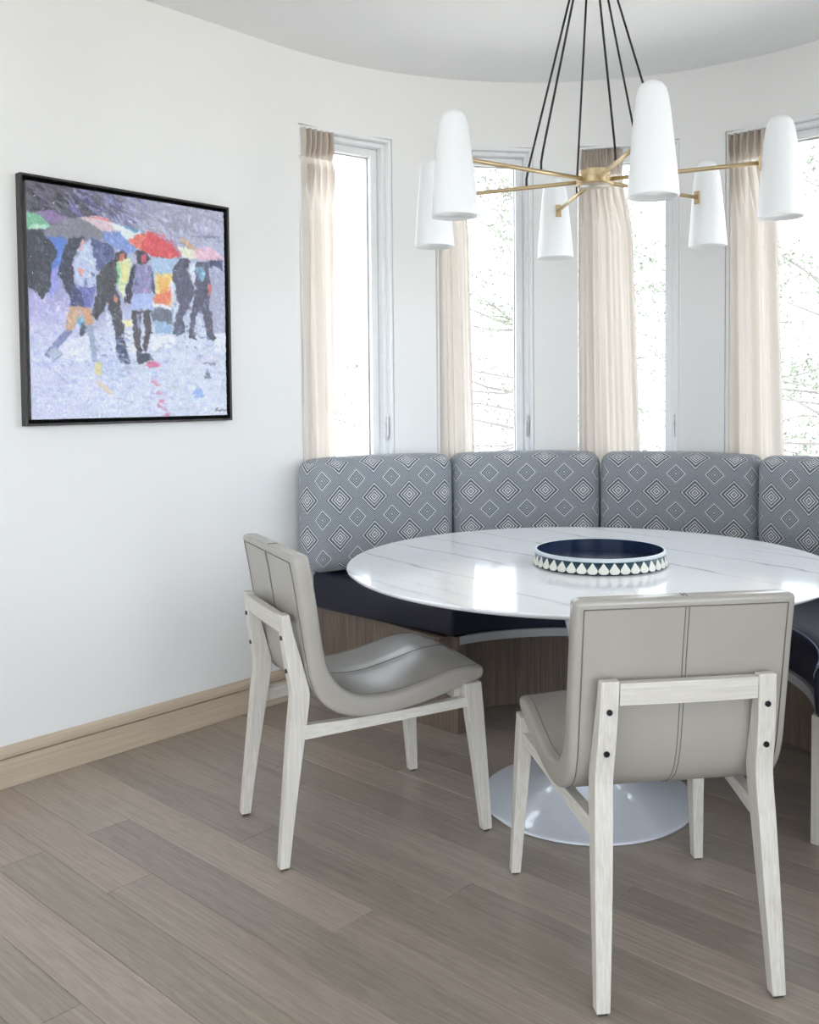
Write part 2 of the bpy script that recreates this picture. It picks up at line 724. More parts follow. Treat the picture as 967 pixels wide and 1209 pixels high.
# baseboard of the left wall: lower board and the proud moulding above it
bb = empty('baseboard_left')
bb['kind'] = 'structure'
YE = 2.553
box('lower_board', (0.0, YB, 0.0), (0.016, YE, 0.094), M_BASE, bb, 0.0015)
ring = [(0.0, 0.0975), (0.019, 0.0975), (0.024, 0.103), (0.0245, 0.115), (0.021, 0.126), (0.012, 0.136), (0.004, 0.140), (0.0, 0.140)]
loft('moulding', [[(x, y, z) for x, z in ring] for y in (YB, YE)], M_BASE, bb)
box('shadow_gap', (0.0, YB, 0.093), (0.011, YE, 0.098), plain('baseboard_groove', (110, 92, 76), 0.8), bb)

# windows
def make_window(k, a0, a1):
    am = (a0 + a1) / 2
    n = Vector((-math.cos(am * D2R), math.sin(am * D2R), 0))
    s = Vector((math.sin(am * D2R), math.cos(am * D2R), 0))   # towards larger angle
    half = math.sin((a1 - a0) / 2 * D2R) * BR
    root = empty('window_%d' % k)
    root['kind'] = 'structure'
    root.matrix_world = Matrix((s, -n, Vector((0, 0, 1)))).transposed().to_4x4() @ Matrix.Identity(4)
    root.location = (BC[0] + n.x * 1.418, BC[1] + n.y * 1.418, 0)
    # local: +x along the wall, -y outwards, +y into the room

    def frame_ring(name, hx, z0, z1, w, y0, y1, mat, bev=0.002):
        bm = bmesh.new()
        bm_box(bm, (-hx, y0, z0), (-hx + w, y1, z1), bev)
        bm_box(bm, (hx - w, y0, z0), (hx, y1, z1), bev)
        bm_box(bm, (-hx + w, y0, z1 - w), (hx - w, y1, z1), bev)
        bm_box(bm, (-hx + w, y0, z0), (hx - w, y1, z0 + w), bev)
        return bm_obj(name, bm, mat, root)
    e = 0.0015
    z0, z1 = WZ0 + e, WZ1 - e
    frame_ring('casing', half - 0.0005, z0, z1, 0.014, -0.145, -0.001, M_TRIM)
    frame_ring('frame', half - 0.0125, z0 + 0.0145, z1 - 0.0145, 0.018, -0.140, -0.032, M_TRIM)
    frame_ring('sash', half - 0.031, z0 + 0.033, z1 - 0.033, 0.034, -0.135, -0.072, M_TRIM, 0.003)
    frame_ring('glazing_bead', half - 0.0652, z0 + 0.0672, z1 - 0.0672, 0.0025, -0.118, -0.098, M_RUBBER, 0)
    g = box('pane', (-half + 0.068, -0.112, z0 + 0.070), (half - 0.068, -0.107, z1 - 0.070), M_GLASS, root)
    h = box('lock_plate', (half - 0.027, -0.0315, 1.055), (half - 0.0175, -0.0235, 1.125), M_METAL, root, 0.001)
    box('lock_lever', (half - 0.0245, -0.0235, 1.07), (half - 0.0195, -0.012, 1.155), M_METAL, h, 0.001)
    return root


for k, (a0, a1) in enumerate(WIN):
    make_window(k + 1, a0, a1)


def big_window(k, along, fixed, p, q, z0, z1, nmull):
    root = empty('window_%d' % k)
    root['kind'] = 'structure'

    def put(name, a0, a1, b0, b1, d, mat):
        if along == 'x':
            return box(name, (a0, fixed - d, b0), (a1, fixed + d, b1), mat, root)
        return box(name, (fixed - d, a0, b0), (fixed + d, a1, b1), mat, root)
    put('frame_jamb', p, p + 0.06, z0, z1, 0.04, M_TRIM)
    put('frame_jamb', q - 0.06, q, z0, z1, 0.04, M_TRIM)
    put('frame_head', p + 0.06, q - 0.06, z1 - 0.06, z1, 0.04, M_TRIM)
    put('frame_sill', p + 0.06, q - 0.06, z0, z0 + 0.06, 0.04, M_TRIM)
    for i in range(1, nmull):
        c = p + (q - p) * i / nmull
        put('mullion', c - 0.03, c + 0.03, z0 + 0.06, z1 - 0.06, 0.035, M_TRIM)
    put('pane', p + 0.06, q - 0.06, z0 + 0.06, z1 - 0.06, 0.003, M_GLASS)


big_window(8, 'x', YB - 0.08, *BACK_WINDOWS[0], 0.8, 2.4, 2)
big_window(9, 'x', YB - 0.08, *BACK_WINDOWS[1], 0.8, 2.4, 2)
big_window(10, 'y', XR + 0.08, *RIGHT_WINDOW, 0.1, 2.4, 3)

# ground outside (the room is one floor up)
bm = bmesh.new()
bmesh.ops.create_circle(bm, cap_ends=True, radius=70, segments=64, matrix=Matrix.Translation((1.4, 2.4, -3.2)))
bm_obj('ground', bm, M_GROUND, kind='structure')

# ================================================================== BANQUETTE
TCX, TCY = 1.46, 2.425


def tp(a_deg, r, z=0.0):
    a = a_deg * D2R
    return (TCX - r * math.cos(a), TCY + r * math.sin(a), z)


bench = empty('banquette_bench', (TCX, 3.2, 0))
tag(bench, 'curved brushed-oak banquette base under the navy seat, following the round bay wall', 'bench')


def bl(p):  # world to bench local
    return (p[0] - TCX, p[1] - 3.2, p[2])


YBN = 2.575
ZB = 0.362
# end panels facing the room
box('end_panel', bl((0.004, YBN, 0.001)), bl((0.775, YBN + 0.028, ZB)), M_BENCHWOOD, bench, 0.001)
box('end_panel', bl((2.155, YBN, 0.001)), bl((2.855, YBN + 0.028, ZB)), M_BENCHWOOD, bench, 0.001)
box('end_post', bl((0.776, YBN - 0.001, 0.001)), bl((0.808, YBN + 0.045, ZB)), M_BENCHWOOD, bench, 0.001)
box('end_post', bl((2.112, YBN - 0.001, 0.001)), bl((2.150, YBN + 0.045, ZB)), M_CHAIRWOOD, bench, 0.001)
A0, A1 = 12.5, 167.5


def arc_part(name, r0, r1, z0, z1, a0, a1, mat, parent, step=1.5, bevel=0.0, f=tp):
    n = int((a1 - a0) / step)
    rings = []
    for i in range(n + 1):
        a = a0 + (a1 - a0) * i / n
        rings.append([bl(f(a, r, z)) for r, z in ((r0, z0), (r1, z0), (r1, z1), (r0, z1))])
    return loft(name, rings, mat, parent, bevel=bevel)


arc_part('front_panel', 0.90, 0.918, 0.001, ZB - 0.031, 12.0, 168.0, M_BENCHWOOD, bench)
arc_part('edge_strip', 0.672, 0.70, ZB - 0.030, ZB, A0 + 1.5, A1 - 1.5, M_BENCHTRIM, bench)
arc_part('seat_board', 0.7005, 1.35, ZB - 0.030, ZB, 8.0, 172.0, M_BENCHWOOD, bench)

# navy seat pad: one continuous curved cushion, straight ends facing the room
YN = 2.545
ZN0, ZN1 = ZB + 0.001, 0.525


def seat_ring(a):
    """cross-section of the pad at angle a, ends cut to the line y = YN"""
    R0 = 0.680
    sa, ca = math.sin(a * D2R), -math.cos(a * D2R)
    prof = []
    rn = 0.035
    # nose: bottom front, round top front, flat top, back, bottom back
    prof += [(R0 + 0.006, ZN0), (R0, ZN0 + 0.012), (R0 - 0.004, ZN0 + 0.05), (R0 - 0.004, ZN1 - 0.055)]
    for k in range(6):
        t = k / 5 * PI / 2
        prof.append((R0 - 0.004 + rn - rn * math.cos(t), ZN1 - 0.050 + (rn + 0.004) * math.sin(t)))
    prof += [(R0 + 0.12, ZN1 - 0.002), (R0 + 0.3, ZN1 + 0.002), (1.37, ZN1), (1.385, ZN1 - 0.02), (1.385, ZN0 + 0.01), (1.375, ZN0)]
    out = []
    for r, z in prof:
        x, y = TCX + r * ca, TCY + r * sa
        out.append((x, y, z))
    return out


def end_ring(side, y, inset):
    """ring lying in the plane y = const"""
    R0 = 0.680
    base = seat_ring(90)
    out = []
    zc = (ZN0 + ZN1) / 2
    for (_, yy, z) in base:
        r = yy - TCY
        dx = math.sqrt(max(0.0, r * r - (y - TCY) ** 2))
        dx = dx * (1.452 / 1.39 if r > 1.3 else 1.0) if side < 0 else dx * (1.40 / 1.38 if r > 1.3 else 1.0)
        z2 = zc + (z - zc) * (1 - inset * 0.18)
        dmid = 1.04
        dx = dmid + (dx - dmid) * (1 - inset * 0.05)
        out.append((TCX + side * dx, y, z2))
    return out


rings = [end_ring(-1, YN, 1.0), end_ring(-1, YN + 0.005, 0.45), end_ring(-1, YN + 0.018, 0.08), end_ring(-1, YN + 0.035, 0.0)]
rings += [seat_ring(a) for a in np.linspace(15.5, 164.5, 100)]
rings += [end_ring(1, YN + 0.035, 0.0), end_ring(1, YN + 0.018, 0.08), end_ring(1, YN + 0.005, 0.45), end_ring(1, YN, 1.0)]
pad = loft('seat_cushion', rings, M_NAVY, None, True)
mod = pad.modifiers.new('split', 'EDGE_SPLIT')
mod.split_angle = 1.0
tag(pad, 'long dark navy leather seat pad running round the whole banquette', 'cushion')
pts = [Vector(rg[6]) + Vector((0, 0, 0.003)) for rg in rings[2:-2]]
tube('piping', pts, 0.003, M_PIPING, pad, 6)
tube('piping', [Vector(p) for p in rings[-3][3:7]] + [Vector(p) + Vector((0, -0.002, 0)) for p in rings[-3][7:14]], 0.003, M_PIPING, pad, 6)


# back cushions
def rounded_block(nx, ny, nz, hx, hy, hz, r, puff):
    """closed rounded box surface; returns vertices, faces, face normals class"""
    vs, fs, cls = [], [], []
    key = {}

    def vert(p):
        k = tuple(round(c, 6) for c in p)
        if k not in key:
            key[k] = len(vs)
            vs.append(p)
        return key[k]

    def axis_pts(h, n):
        a = [-h, -h + r * 0.33, -h + r * 0.66]
        a += list(np.linspace(-h + r, h - r, n))
        a += [h - r * 0.66, h - r * 0.33, h]
        return a
    ax = [axis_pts(hx, nx), axis_pts(hy, ny), axis_pts(hz, nz)]
    for d in range(3):
        o1, o2 = [i for i in range(3) if i != d]
        for sgn in (-1, 1):
            for i in range(len(ax[o1]) - 1):
                for j in range(len(ax[o2]) - 1):
                    q = []
                    for a, b in ((i, j), (i + 1, j), (i + 1, j + 1), (i, j + 1)):
                        p = [0, 0, 0]
                        p[d] = sgn * (hx, hy, hz)[d]
                        p[o1] = ax[o1][a]
                        p[o2] = ax[o2][b]
                        q.append(vert(tuple(p)))
                    fs.append(q)
                    cls.append((d, sgn))
    H = (hx, hy, hz)
    out = []
    for p in vs:
        c = [max(-H[i] + r, min(H[i] - r, p[i])) for i in range(3)]
        d = Vector([p[i] - c[i] for i in range(3)])
        if d.length > 1e-9:
            d = d.normalized() * r
        q = [c[i] + d[i] for i in range(3)]
        # crown on every side
        u = [q[i] / H[i] for i in range(3)]
        b = [(1 - min(1, abs(u[(i + 1) % 3])) ** 2.4) * (1 - min(1, abs(u[(i + 2) % 3])) ** 2.4) for i in range(3)]
        q = [q[i] + puff[i] * u[i] * b[i] for i in range(3)]
        out.append(q)
    return vs, out, fs, cls


def back_cushion(a0, a1, label, uoff):
    am = (a0 + a1) / 2
    RF, RBk = 1.245, 1.398
    rm = (RF + RBk) / 2
    hx = (a1 - a0) / 2 * D2R * rm
    hy, hz = (RBk - RF) / 2, (0.992 - 0.538) / 2
    raw, out, fs, cls = rounded_block(16, 4, 9, hx, hy, hz, 0.05, (0.004, 0.010, 0.008))
    c = bp(am, rm, 0)
    verts = []
    for q in out:
        ang = am + q[0] / rm / D2R
        # local y -: towards the table (smaller radius)
        w = bp(ang, rm + q[1], 0.538 + hz + q[2])
        verts.append((w[0] - c[0], w[1] - c[1], w[2] - 0.538))
    me = bpy.data.meshes.new('back_cushion')
    me.from_pydata(verts, [], fs)
    bm = bmesh.new()
    bm.from_mesh(me)
    uvl = bm.loops.layers.uv.new('UVMap')
    bm.faces.ensure_lookup_table()
    for f, (d, sgn) in zip(bm.faces, cls):
        for lp in f.loops:
            q = out[lp.vert.index]
            p = raw[lp.vert.index]
            if d == 1:      # front / back
                u, v = p[0], p[2]
            elif d == 2:    # top / bottom
                u, v = p[0], sgn * hz + sgn * (p[1] + hy)
            else:           # ends
                u, v = sgn * hx + sgn * (p[1] + hy), p[2]
            lp[uvl].uv = (u - uoff + 20 * PATX, v - 0.067 + 20.5 * PATY)
    bmesh.ops.recalc_face_normals(bm, faces=bm.faces)
    bm.to_mesh(me)
    bm.free()
    o = link('back_cushion', me, M_DIAMOND, None, True)
    o.location = (c[0], c[1], 0.538)
    tag(o, label, 'cushion', 'diamond-weave back cushions round the banquette')
    # welt round the ends
    for sgn, a in ((-1, a0), (1, a1)):
        pts = []
        n = 40
        for k in range(n):
            t = 2 * PI * k / n
            y = (hy - 0.012) * math.copysign(abs(math.cos(t)) ** 0.45, math.cos(t))
            z = (hz - 0.010) * math.copysign(abs(math.sin(t)) ** 0.25, math.sin(t))
            ang = am + sgn * (hx - 0.012) / rm / D2R
            w = bp(ang, rm + y, 0.538 + hz + z)
            pts.append((w[0] - c[0], w[1] - c[1], w[2] - 0.538))
    return o


cl = ['grey diamond-weave back cushion against the left wall, nearest the painting',
      'second grey diamond-weave back cushion from the left, behind the table\'s left half',
      'third grey diamond-weave back cushion from the left, directly behind the tray',
      'rightmost diamond-weave back cushion in the photo, cut off by the right edge',
      ]
for k, (a0, a1) in enumerate([(1.4, 31.0), (31.5, 60.2), (60.7, 90.6), (91.1, 120.5)]):
    back_cushion(a0, a1, cl[k], 0.032 if k == 0 else 0.0)

# ================================================================== CURTAINS
def curtain(a0, wt, wb, label, npl, seed):
    """linen panel with a pinch-pleated heading; wt / wb: width in degrees at head and foot"""
    rr = random.Random(seed)
    root_a = a0 + 0.15
    z_top, z_bot, z_head = 2.346, 0.90, 2.232
    NX = 180
    ph = [rr.uniform(0, 6.28) for _ in range(6)]
    am = root_a + wt / 2
    c = bp(am, 1.425, z_bot)
    root = empty('curtain', c)
    tag(root, label, 'curtain', 'linen curtains at the bay windows')

    def point(s, z):
        d = z_top - z
        below = max(0.0, min(1.0, (d - 0.10) / 0.30))
        below = below * below * (3 - 2 * below)
        low = max(0.0, (d - 0.1) / 1.35)
        width = wt + (wb - wt) * below * (0.45 + 0.55 * low)
        x = s * npl
        w = x - math.floor(x)
        # heading: flat stretches with a narrow folded pleat between each, leaning a little
        pleat = math.exp(-((w - 0.5) / 0.17) ** 2)
        head = 0.022 - 0.046 * pleat + 0.006 * math.sin(PI * 2 * (3 * w)) * pleat
        pinch = math.exp(-((d - 0.118) / 0.030) ** 2)
        lean = 0.25 * (d / 0.12) * math.sin(5.1 * math.floor(x) + ph[3])
        soft = 0.015 * math.sin(2 * PI * (x * 0.5) + ph[0] + 0.9 * low) + 0.008 * math.sin(2 * PI * (x * 0.93) + ph[1] - 1.3 * low) + 0.0012 * math.sin(2 * PI * x * 2.1 + ph[2]) + 0.005 * math.sin(2 * PI * (x * 0.29 + 0.3 * low) + ph[4])
        r = 1.428 + (1 - below) * head * (1 - 0.70 * pinch) + below * soft
        r = max(1.402, min(r, 1.452))
        ang = root_a + width * s + (1 - below) * lean * math.exp(-((w - 0.5) / 0.3) ** 2)
        p = bp(ang, r, z)
        return (p[0] - c[0], p[1] - c[1], z - z_bot)

    def sheet(name, za, zb, nz, mat, ease):
        verts, uvs = [], []
        for i in range(nz + 1):
            t = (i / nz) ** ease
            z = za + (zb - za) * t
            for j in range(NX + 1):
                verts.append(point(j / NX, z))
                uvs.append((j / NX * 0.45, z))
        faces = [(i * (NX + 1) + j, i * (NX + 1) + j + 1, (i + 1) * (NX + 1) + j + 1, (i + 1) * (NX + 1) + j) for i in range(nz) for j in range(NX)]
        me = bpy.data.meshes.new(name)
        me.from_pydata(verts, [], faces)
        uv = me.uv_layers.new(name='UVMap')
        for lp in me.loops:
            uv.data[lp.index].uv = uvs[lp.vertex_index]
        return link(name, me, mat, root, True)
    sheet('pleated_heading', z_top, z_head, 14, M_LINENTOP, 1)
    sheet('linen_panel', z_head, z_bot, 60, M_LINEN, 1.4)
    return root


curtain(4.2, 6.6, 6.9, 'beige linen curtain at the leftmost window, beside the painting wall', 6, 1)
curtain(30.2, 5.0, 6.8, 'beige linen curtain at the second window, partly hidden behind the hanging white shades', 5, 2)
curtain(56.2, 7.8, 11.3, 'beige linen curtain at the third window, directly behind the chandelier hub', 7, 3)
curtain(82.2, 7.0, 10.3, 'beige linen curtain at the rightmost window, below the right chandelier arm', 6, 4)

# ================================================================== TABLE
table = empty('dining_table', (TCX + 0.012, TCY + 0.006, 0))
tag(table, 'round white marble pedestal table with a glossy white trumpet base', 'table')
R = 0.7346
lathe('tabletop', [(0, 0.7185), (R - 0.055, 0.7185), (R - 0.025, 0.7225), (R - 0.006, 0.7295), (R - 0.0008, 0.7345), (R, 0.7365), (R - 0.001, 0.7385), (R - 0.004, 0.74), (R - 0.0045, 0.74), (R - 0.03, 0.74), (R * 0.5, 0.74), (0, 0.74)], M_MARBLE, table, 160)
table.children[0].modifiers.new('split', 'EDGE_SPLIT').split_angle = 0.6
prof = [(0, 0.001), (0.322, 0.001), (0.327, 0.004), (0.327, 0.008), (0.322, 0.012), (0.27, 0.020), (0.20, 0.034), (0.14, 0.056), (0.095, 0.092),
        (0.065, 0.15), (0.050, 0.23), (0.046, 0.32), (0.050, 0.42), (0.062, 0.52), (0.085, 0.60), (0.12, 0.66), (0.165, 0.70), (0.20, 0.7125), (0.20, 0.718), (0, 0.718)]
p2 = catmull(prof[1:-1], 5)
lathe('pedestal', [(0, 0.001)] + [tuple(q) for q in p2] + [(0, 0.718)], M_LACQUER, table, 96)

# ================================================================== TRAY
tray = empty('round_tray', (1.532, 2.408, 0.7402))
tag(tray, 'round navy tray with a band of white teardrop inlay, standing on the marble table', 'tray')
lathe('tray_body', [(0, 0.0005), (0.197, 0.0005), (0.2, 0.003), (0.1925, 0.0365), (0.1897, 0.0462), (0.1872, 0.0462), (0.1885, 0.008), (0.184, 0.007), (0, 0.007)], M_TRAYIN, tray, 96)
tray.children[0].modifiers.new('split', 'EDGE_SPLIT').split_angle = 0.5
lathe('tray_band', [(0.1955, 0.0035), (0.2007, 0.0035), (0.1940, 0.0355), (0.1900, 0.0355)], M_TRAYSIDE, tray, 96, closed=True)
lathe('tray_rim', [(0.1925, 0.0360), (0.1945, 0.0360), (0.1952, 0.0395), (0.1945, 0.0440), (0.1928, 0.0468), (0.1905, 0.0472), (0.1895, 0.0465)], M_TRAYRIM, tray, 96, closed=True)
# one teardrop plate, copied round the band
NT_ = 40
drop = []
hw, hh = 0.0149, 0.0305
right = [(0.0060, 0.0004), (0.0115, 0.0028), (0.0146, 0.0066), (0.0149, 0.0105), (0.0128, 0.0145), (0.0070, 0.0225), (0.0012, hh)]
left = [(-x, z) for x, z in reversed(right)]
poly = right + left
vs, fs = [], []
n = len(poly)
for layer, off in ((0, 0.0), (1, 0.0012)):
    for x, z in poly:
        zz = z + 0.0036
        r = 0.2007 - (zz - 0.0035) / 0.032 * 0.0067 + off
        ang = x / 0.2
        vs.append((r * math.cos(ang), r * math.sin(ang), zz))
fs = [tuple(range(n)), tuple(range(n, 2 * n))] + [(i, (i + 1) % n, n + (i + 1) % n, n + i) for i in range(n)]
d0 = pymesh('teardrop_inlay', vs, fs, M_BONE, tray)
for k in range(1, NT_):
    d = d0.copy()
    COL.objects.link(d)
    d.parent = tray
    d.rotation_euler = (0, 0, 2 * PI * k / NT_)

# ================================================================== CHAIRS
def make_chair(label):
    root = empty('dining_chair')
    tag(root, label, 'chair', 'taupe leather dining chairs at the table')
    # ---- upholstered shell
    outer = [(0.016, 0.838), (0.030, 0.76), (0.044, 0.67), (0.058, 0.58), (0.072, 0.50), (0.100, 0.440), (0.150, 0.404), (0.215, 0.386), (0.30, 0.384), (0.40, 0.396), (0.50, 0.417), (0.585, 0.438)]
    inner = [(0.066, 0.838), (0.080, 0.76), (0.093, 0.67), (0.106, 0.58), (0.120, 0.525), (0.150, 0.480), (0.195, 0.449), (0.25, 0.437), (0.325, 0.437), (0.41, 0.452), (0.50, 0.470), (0.590, 0.470)]
    N = 64
    O = resample(catmull(outer, 8), N)
    I = resample(catmull(inner, 8), N)
    hw = 0.236
    rc = 0.012
    ycs = list(np.linspace(-hw + rc, hw - rc, 19))

    def cross(o, i, wsc, tsc, tt, off=(0, 0)):
        o = np.array(o) + off
        i = np.array(i) + off
        mid = (o + i) / 2
        o = mid + (o - mid) * tsc
        i = mid + (i - mid) * tsc
        d = i - o
        th = np.linalg.norm(d)
        e = d / th
        r_ = min(rc, th * 0.45)
        w = hw - (1 - wsc) * rc
        pts = []

        def add(y, s):
            p = o + e * s
            pts.append((p[0], y, p[1]))
        seat = max(0.0, min(1.0, (tt - 0.50) / 0.2))
        for y in np.linspace(-w + r_, w - r_, 19):      # outer/back side
            add(y, 0.0)
        for k in (1, 2, 3):
            a = k / 4 * PI / 2
            add(w - r_ + r_ * math.sin(a), r_ - r_ * math.cos(a))
        add(w, r_)
        add(w, th - r_)
        for k in (1, 2, 3):
            a = k / 4 * PI / 2
            add(w - r_ + r_ * math.cos(a), th - r_ + r_ * math.sin(a))
        for y in np.linspace(w - r_, -w + r_, 19):      # inner/seat side
            q = y / w
            crown = (1 - abs(q) ** 2.2) * (0.012 * seat + 0.003) * (1 if 0.02 < tt < 0.98 else 0.5)
            dip = 0.004 * math.exp(-(y / 0.010) ** 2)
            add(y, th + crown - dip * (0.4 + 0.6 * seat))
        for k in (1, 2, 3):
            a = k / 4 * PI / 2
            add(-w + r_ - r_ * math.sin(a), th - r_ + r_ * math.cos(a))
        add(-w, th - r_)
        add(-w, r_)
        for k in (1, 2, 3):
            a = k / 4 * PI / 2
            add(-w + r_ - r_ * math.cos(a), r_ - r_ * math.sin(a))
        return pts
    rings = []
    tan0 = (O[0] - O[1]); tan0 /= np.linalg.norm(tan0)
    tan1 = (O[-1] - O[-2]); tan1 /= np.linalg.norm(tan1)
    cap = [(0.0, 1.0), (0.38, 0.92), (0.71, 0.71), (0.92, 0.38), (1.0, 0.1)]
    RCAP = 0.012
    for sgn_, sc_ in reversed(cap[1:]):
        rings.append(cross(O[0], I[0], sc_, 0.52 + 0.48 * sc_, 0, tan0 * RCAP * (sgn_ - 1)))
    O2 = resample(O, N)
    for k in range(N):
        if k == 0:
            rings.append(cross(O[0], I[0], 1, 1, 0.0, tan0 * -RCAP))
        elif np.linalg.norm(O[k] - O[0]) > RCAP * 1.3 and np.linalg.norm(O[k] - O[-1]) > RCAP * 1.3:
            rings.append(cross(O[k], I[k], 1, 1, k / (N - 1)))
        elif k == N - 1:
            rings.append(cross(O[-1], I[-1], 1, 1, 1.0, tan1 * -RCAP))
    for sgn_, sc_ in cap[1:]:
        rings.append(cross(O[-1], I[-1], sc_, 0.45 + 0.55 * sc_, 1, tan1 * RCAP * (sgn_ - 1)))
    loft('upholstered_shell', rings, M_LEATHER, root, True)
    # seams: one round the back panel, one round the front panel, a double one down the middle
    def seam_line(pts, r=0.0011):
        tube('seam', pts, r, M_STITCH, root, 5)
    ys = 0.2175

    def o_at(s, lift=0.0):
        k = s * (N - 1)
        a = int(min(N - 2, k))
        f_ = k - a
        o = O[a] * (1 - f_) + O[a + 1] * f_
        i = I[a] * (1 - f_) + I[a + 1] * f_
        e = (i - o) / np.linalg.norm(i - o)
        return o - e * lift, i, e
    s0 = 0.022
    back = [(o_at(s, 0.0002)[0], -ys) for s in np.linspace(0.97, s0, 50)]
    back += [(o_at(s0, 0.0002)[0], y) for y in np.linspace(-ys, ys, 12)]
    back += [(o_at(s, 0.0002)[0], ys) for s in np.linspace(s0, 0.97, 50)]
    for part_ in (back[:50], back[50:62], back[62:]):
        seam_line([(p[0] - 0.0004, y, p[1]) for p, y in part_], 0.0014)
    for dy in (-0.004, 0.004):
        seam_line([(o_at(s, 0.0002)[0][0], dy, o_at(s, 0.0002)[0][1]) for s in np.linspace(s0, 0.9, 50)])
        seam_line([(o_at(0.0)[0] * (1 - q) + o_at(0.0)[1] * q).tolist()[0:1] + [dy] + [(o_at(0.0)[0] * (1 - q) + o_at(0.0)[1] * q).tolist()[1] + 0.0004] for q in np.linspace(0.25, 0.75, 5)])
    fr = []
    for s in np.linspace(0.03, 0.975, 60):
        o, i, e = o_at(s)
        seat = max(0.0, min(1.0, (s - 0.50) / 0.2))
        crown = 0.012 * seat + 0.003 - 0.004 * (0.4 + 0.6 * seat)
        p = i + e * (crown + 0.0004)
        fr.append((p[0], 0.0, p[1]))
    seam_line(fr, 0.0014)
    for sg in (-1, 1):
        ln = []
        for s in np.linspace(0.03, 0.975, 60):
            o, i, e = o_at(s)
            q = (hw - 0.022) / hw
            seat = max(0.0, min(1.0, (s - 0.50) / 0.2))
            cr = (1 - q ** 2.2) * (0.012 * seat + 0.003)
            p = i + e * (cr + 0.0002)
            ln.append((p[0], sg * (hw - 0.022), p[1]))
        seam_line(ln, 0.001)
    # ---- rear legs (they rise behind the back as posts)
    leg_prof = [(0.675, 0.006, 0.0275), (0.62, 0.009, 0.038), (0.575, 0.014, 0.0510), (0.52, 0.022, 0.066), (0.475, 0.030, 0.0775), (0.455, 0.031, 0.079), (0.43, 0.029, 0.0765), (0.375, 0.022, 0.068), (0.25, 0.010, 0.048), (0.10, -0.005, 0.026), (0.006, -0.013, 0.014)]
    for sg in (-1, 1):
        rg = []
        for z, x0, x1 in leg_prof:
            t = (0.675 - z) / 0.675
            # keep the post just behind the shell
            yc = 0.167 + 0.021 * t ** 1.1
            th = (0.0195 if z > 0.3 else 0.0195 - 0.005 * (0.3 - z) / 0.3)
            rg.append([(x0, sg * (yc - th), z), (x1, sg * (yc - th), z), (x1, sg * (yc + th), z), (x0, sg * (yc + th), z)])
        leg = loft('leg', rg, M_CHAIRWOOD, root, bevel=0.002)
        box('glide', (-0.009, sg * 0.188 - 0.010, 0.0), (0.010, sg * 0.188 + 0.010, 0.0065), M_GLIDE, leg)
        for zc in (0.612, 0.523):
            xb = np.interp(zc, [0.52, 0.575, 0.62], [0.022, 0.014, 0.009])
            yy = 0.167 + 0.021 * ((0.675 - zc) / 0.675) ** 1.1
            bm = bmesh.new()
            bmesh.ops.create_cone(bm, cap_ends=True, segments=16, radius1=0.0062, radius2=0.0062, depth=0.006, matrix=Matrix.Translation((xb - 0.0005, sg * yy, zc)) @ Matrix.Rotation(PI / 2, 4, 'Y'))
            bm_obj('screw', bm, M_BLACK, leg)
    # ---- top rail between the posts
    rg = []
    for y in np.linspace(-0.1470, 0.1470, 9):
        bow = 0.003 * (1 - (y / 0.147) ** 2)
        rg.append([(0.009 - bow, y, 0.624), (0.0335, y, 0.624), (0.0255, y, 0.671), (0.005 - bow, y, 0.671)])
    loft('back_rail', rg, M_CHAIRWOOD_Y, root, bevel=0.0015)
    # ---- front legs
    for sg in (-1, 1):
        rg = []
        for z, x0, x1, yc, th in ((0.432, 0.517, 0.571, 0.228, 0.018), (0.36, 0.526, 0.577, 0.231, 0.018), (0.20, 0.546, 0.586, 0.239, 0.0155), (0.006, 0.567, 0.596, 0.249, 0.0125)):
            rg.append([(x0, sg * (yc - th), z), (x1, sg * (yc - th), z), (x1, sg * (yc + th), z), (x0, sg * (yc + th), z)])
        leg = loft('leg', rg, M_CHAIRWOOD, root, bevel=0.002)
        box('glide', (0.573, sg * 0.249 - 0.008, 0.0), (0.590, sg * 0.249 + 0.008, 0.0065), M_GLIDE, leg)
        # side rail
        rg = []
        for x, z0, z1, yc in ((0.058, 0.338, 0.377, 0.183), (0.20, 0.346, 0.377, 0.1965), (0.35, 0.354, 0.382, 0.210), (0.526, 0.364, 0.392, 0.2265)):
            rg.append([(x, sg * (yc - 0.0125), z0), (x, sg * (yc + 0.0125), z0), (x, sg * (yc + 0.0125), z1), (x, sg * (yc - 0.0125), z1)])
        loft('side_rail', rg, M_CHAIRWOOD_X, root, bevel=0.0015)
    box('cross_rail', (0.285, -0.196, 0.352), (0.325, 0.196, 0.381), M_CHAIRWOOD_Y, root, 0.0015)
    box('cross_rail', (0.500, -0.212, 0.385), (0.522, 0.212, 0.415), M_CHAIRWOOD_Y, root, 0.0015)
    return root


chair_a = make_chair('taupe leather dining chair at the left, angled side-on between wall and table')
chair_a.location = (0.933, 1.602, 0)
chair_a.rotation_euler = (0, 0, 69.3 * D2R)
chair_b = copy_tree(chair_a)
chair_b['label'] = 'taupe leather dining chair in front, its back and bleached oak rail towards the viewer'
chair_b.location = (2.190, 1.729, 0)
chair_b.rotation_euler = (0, 0, 139.4 * D2R)

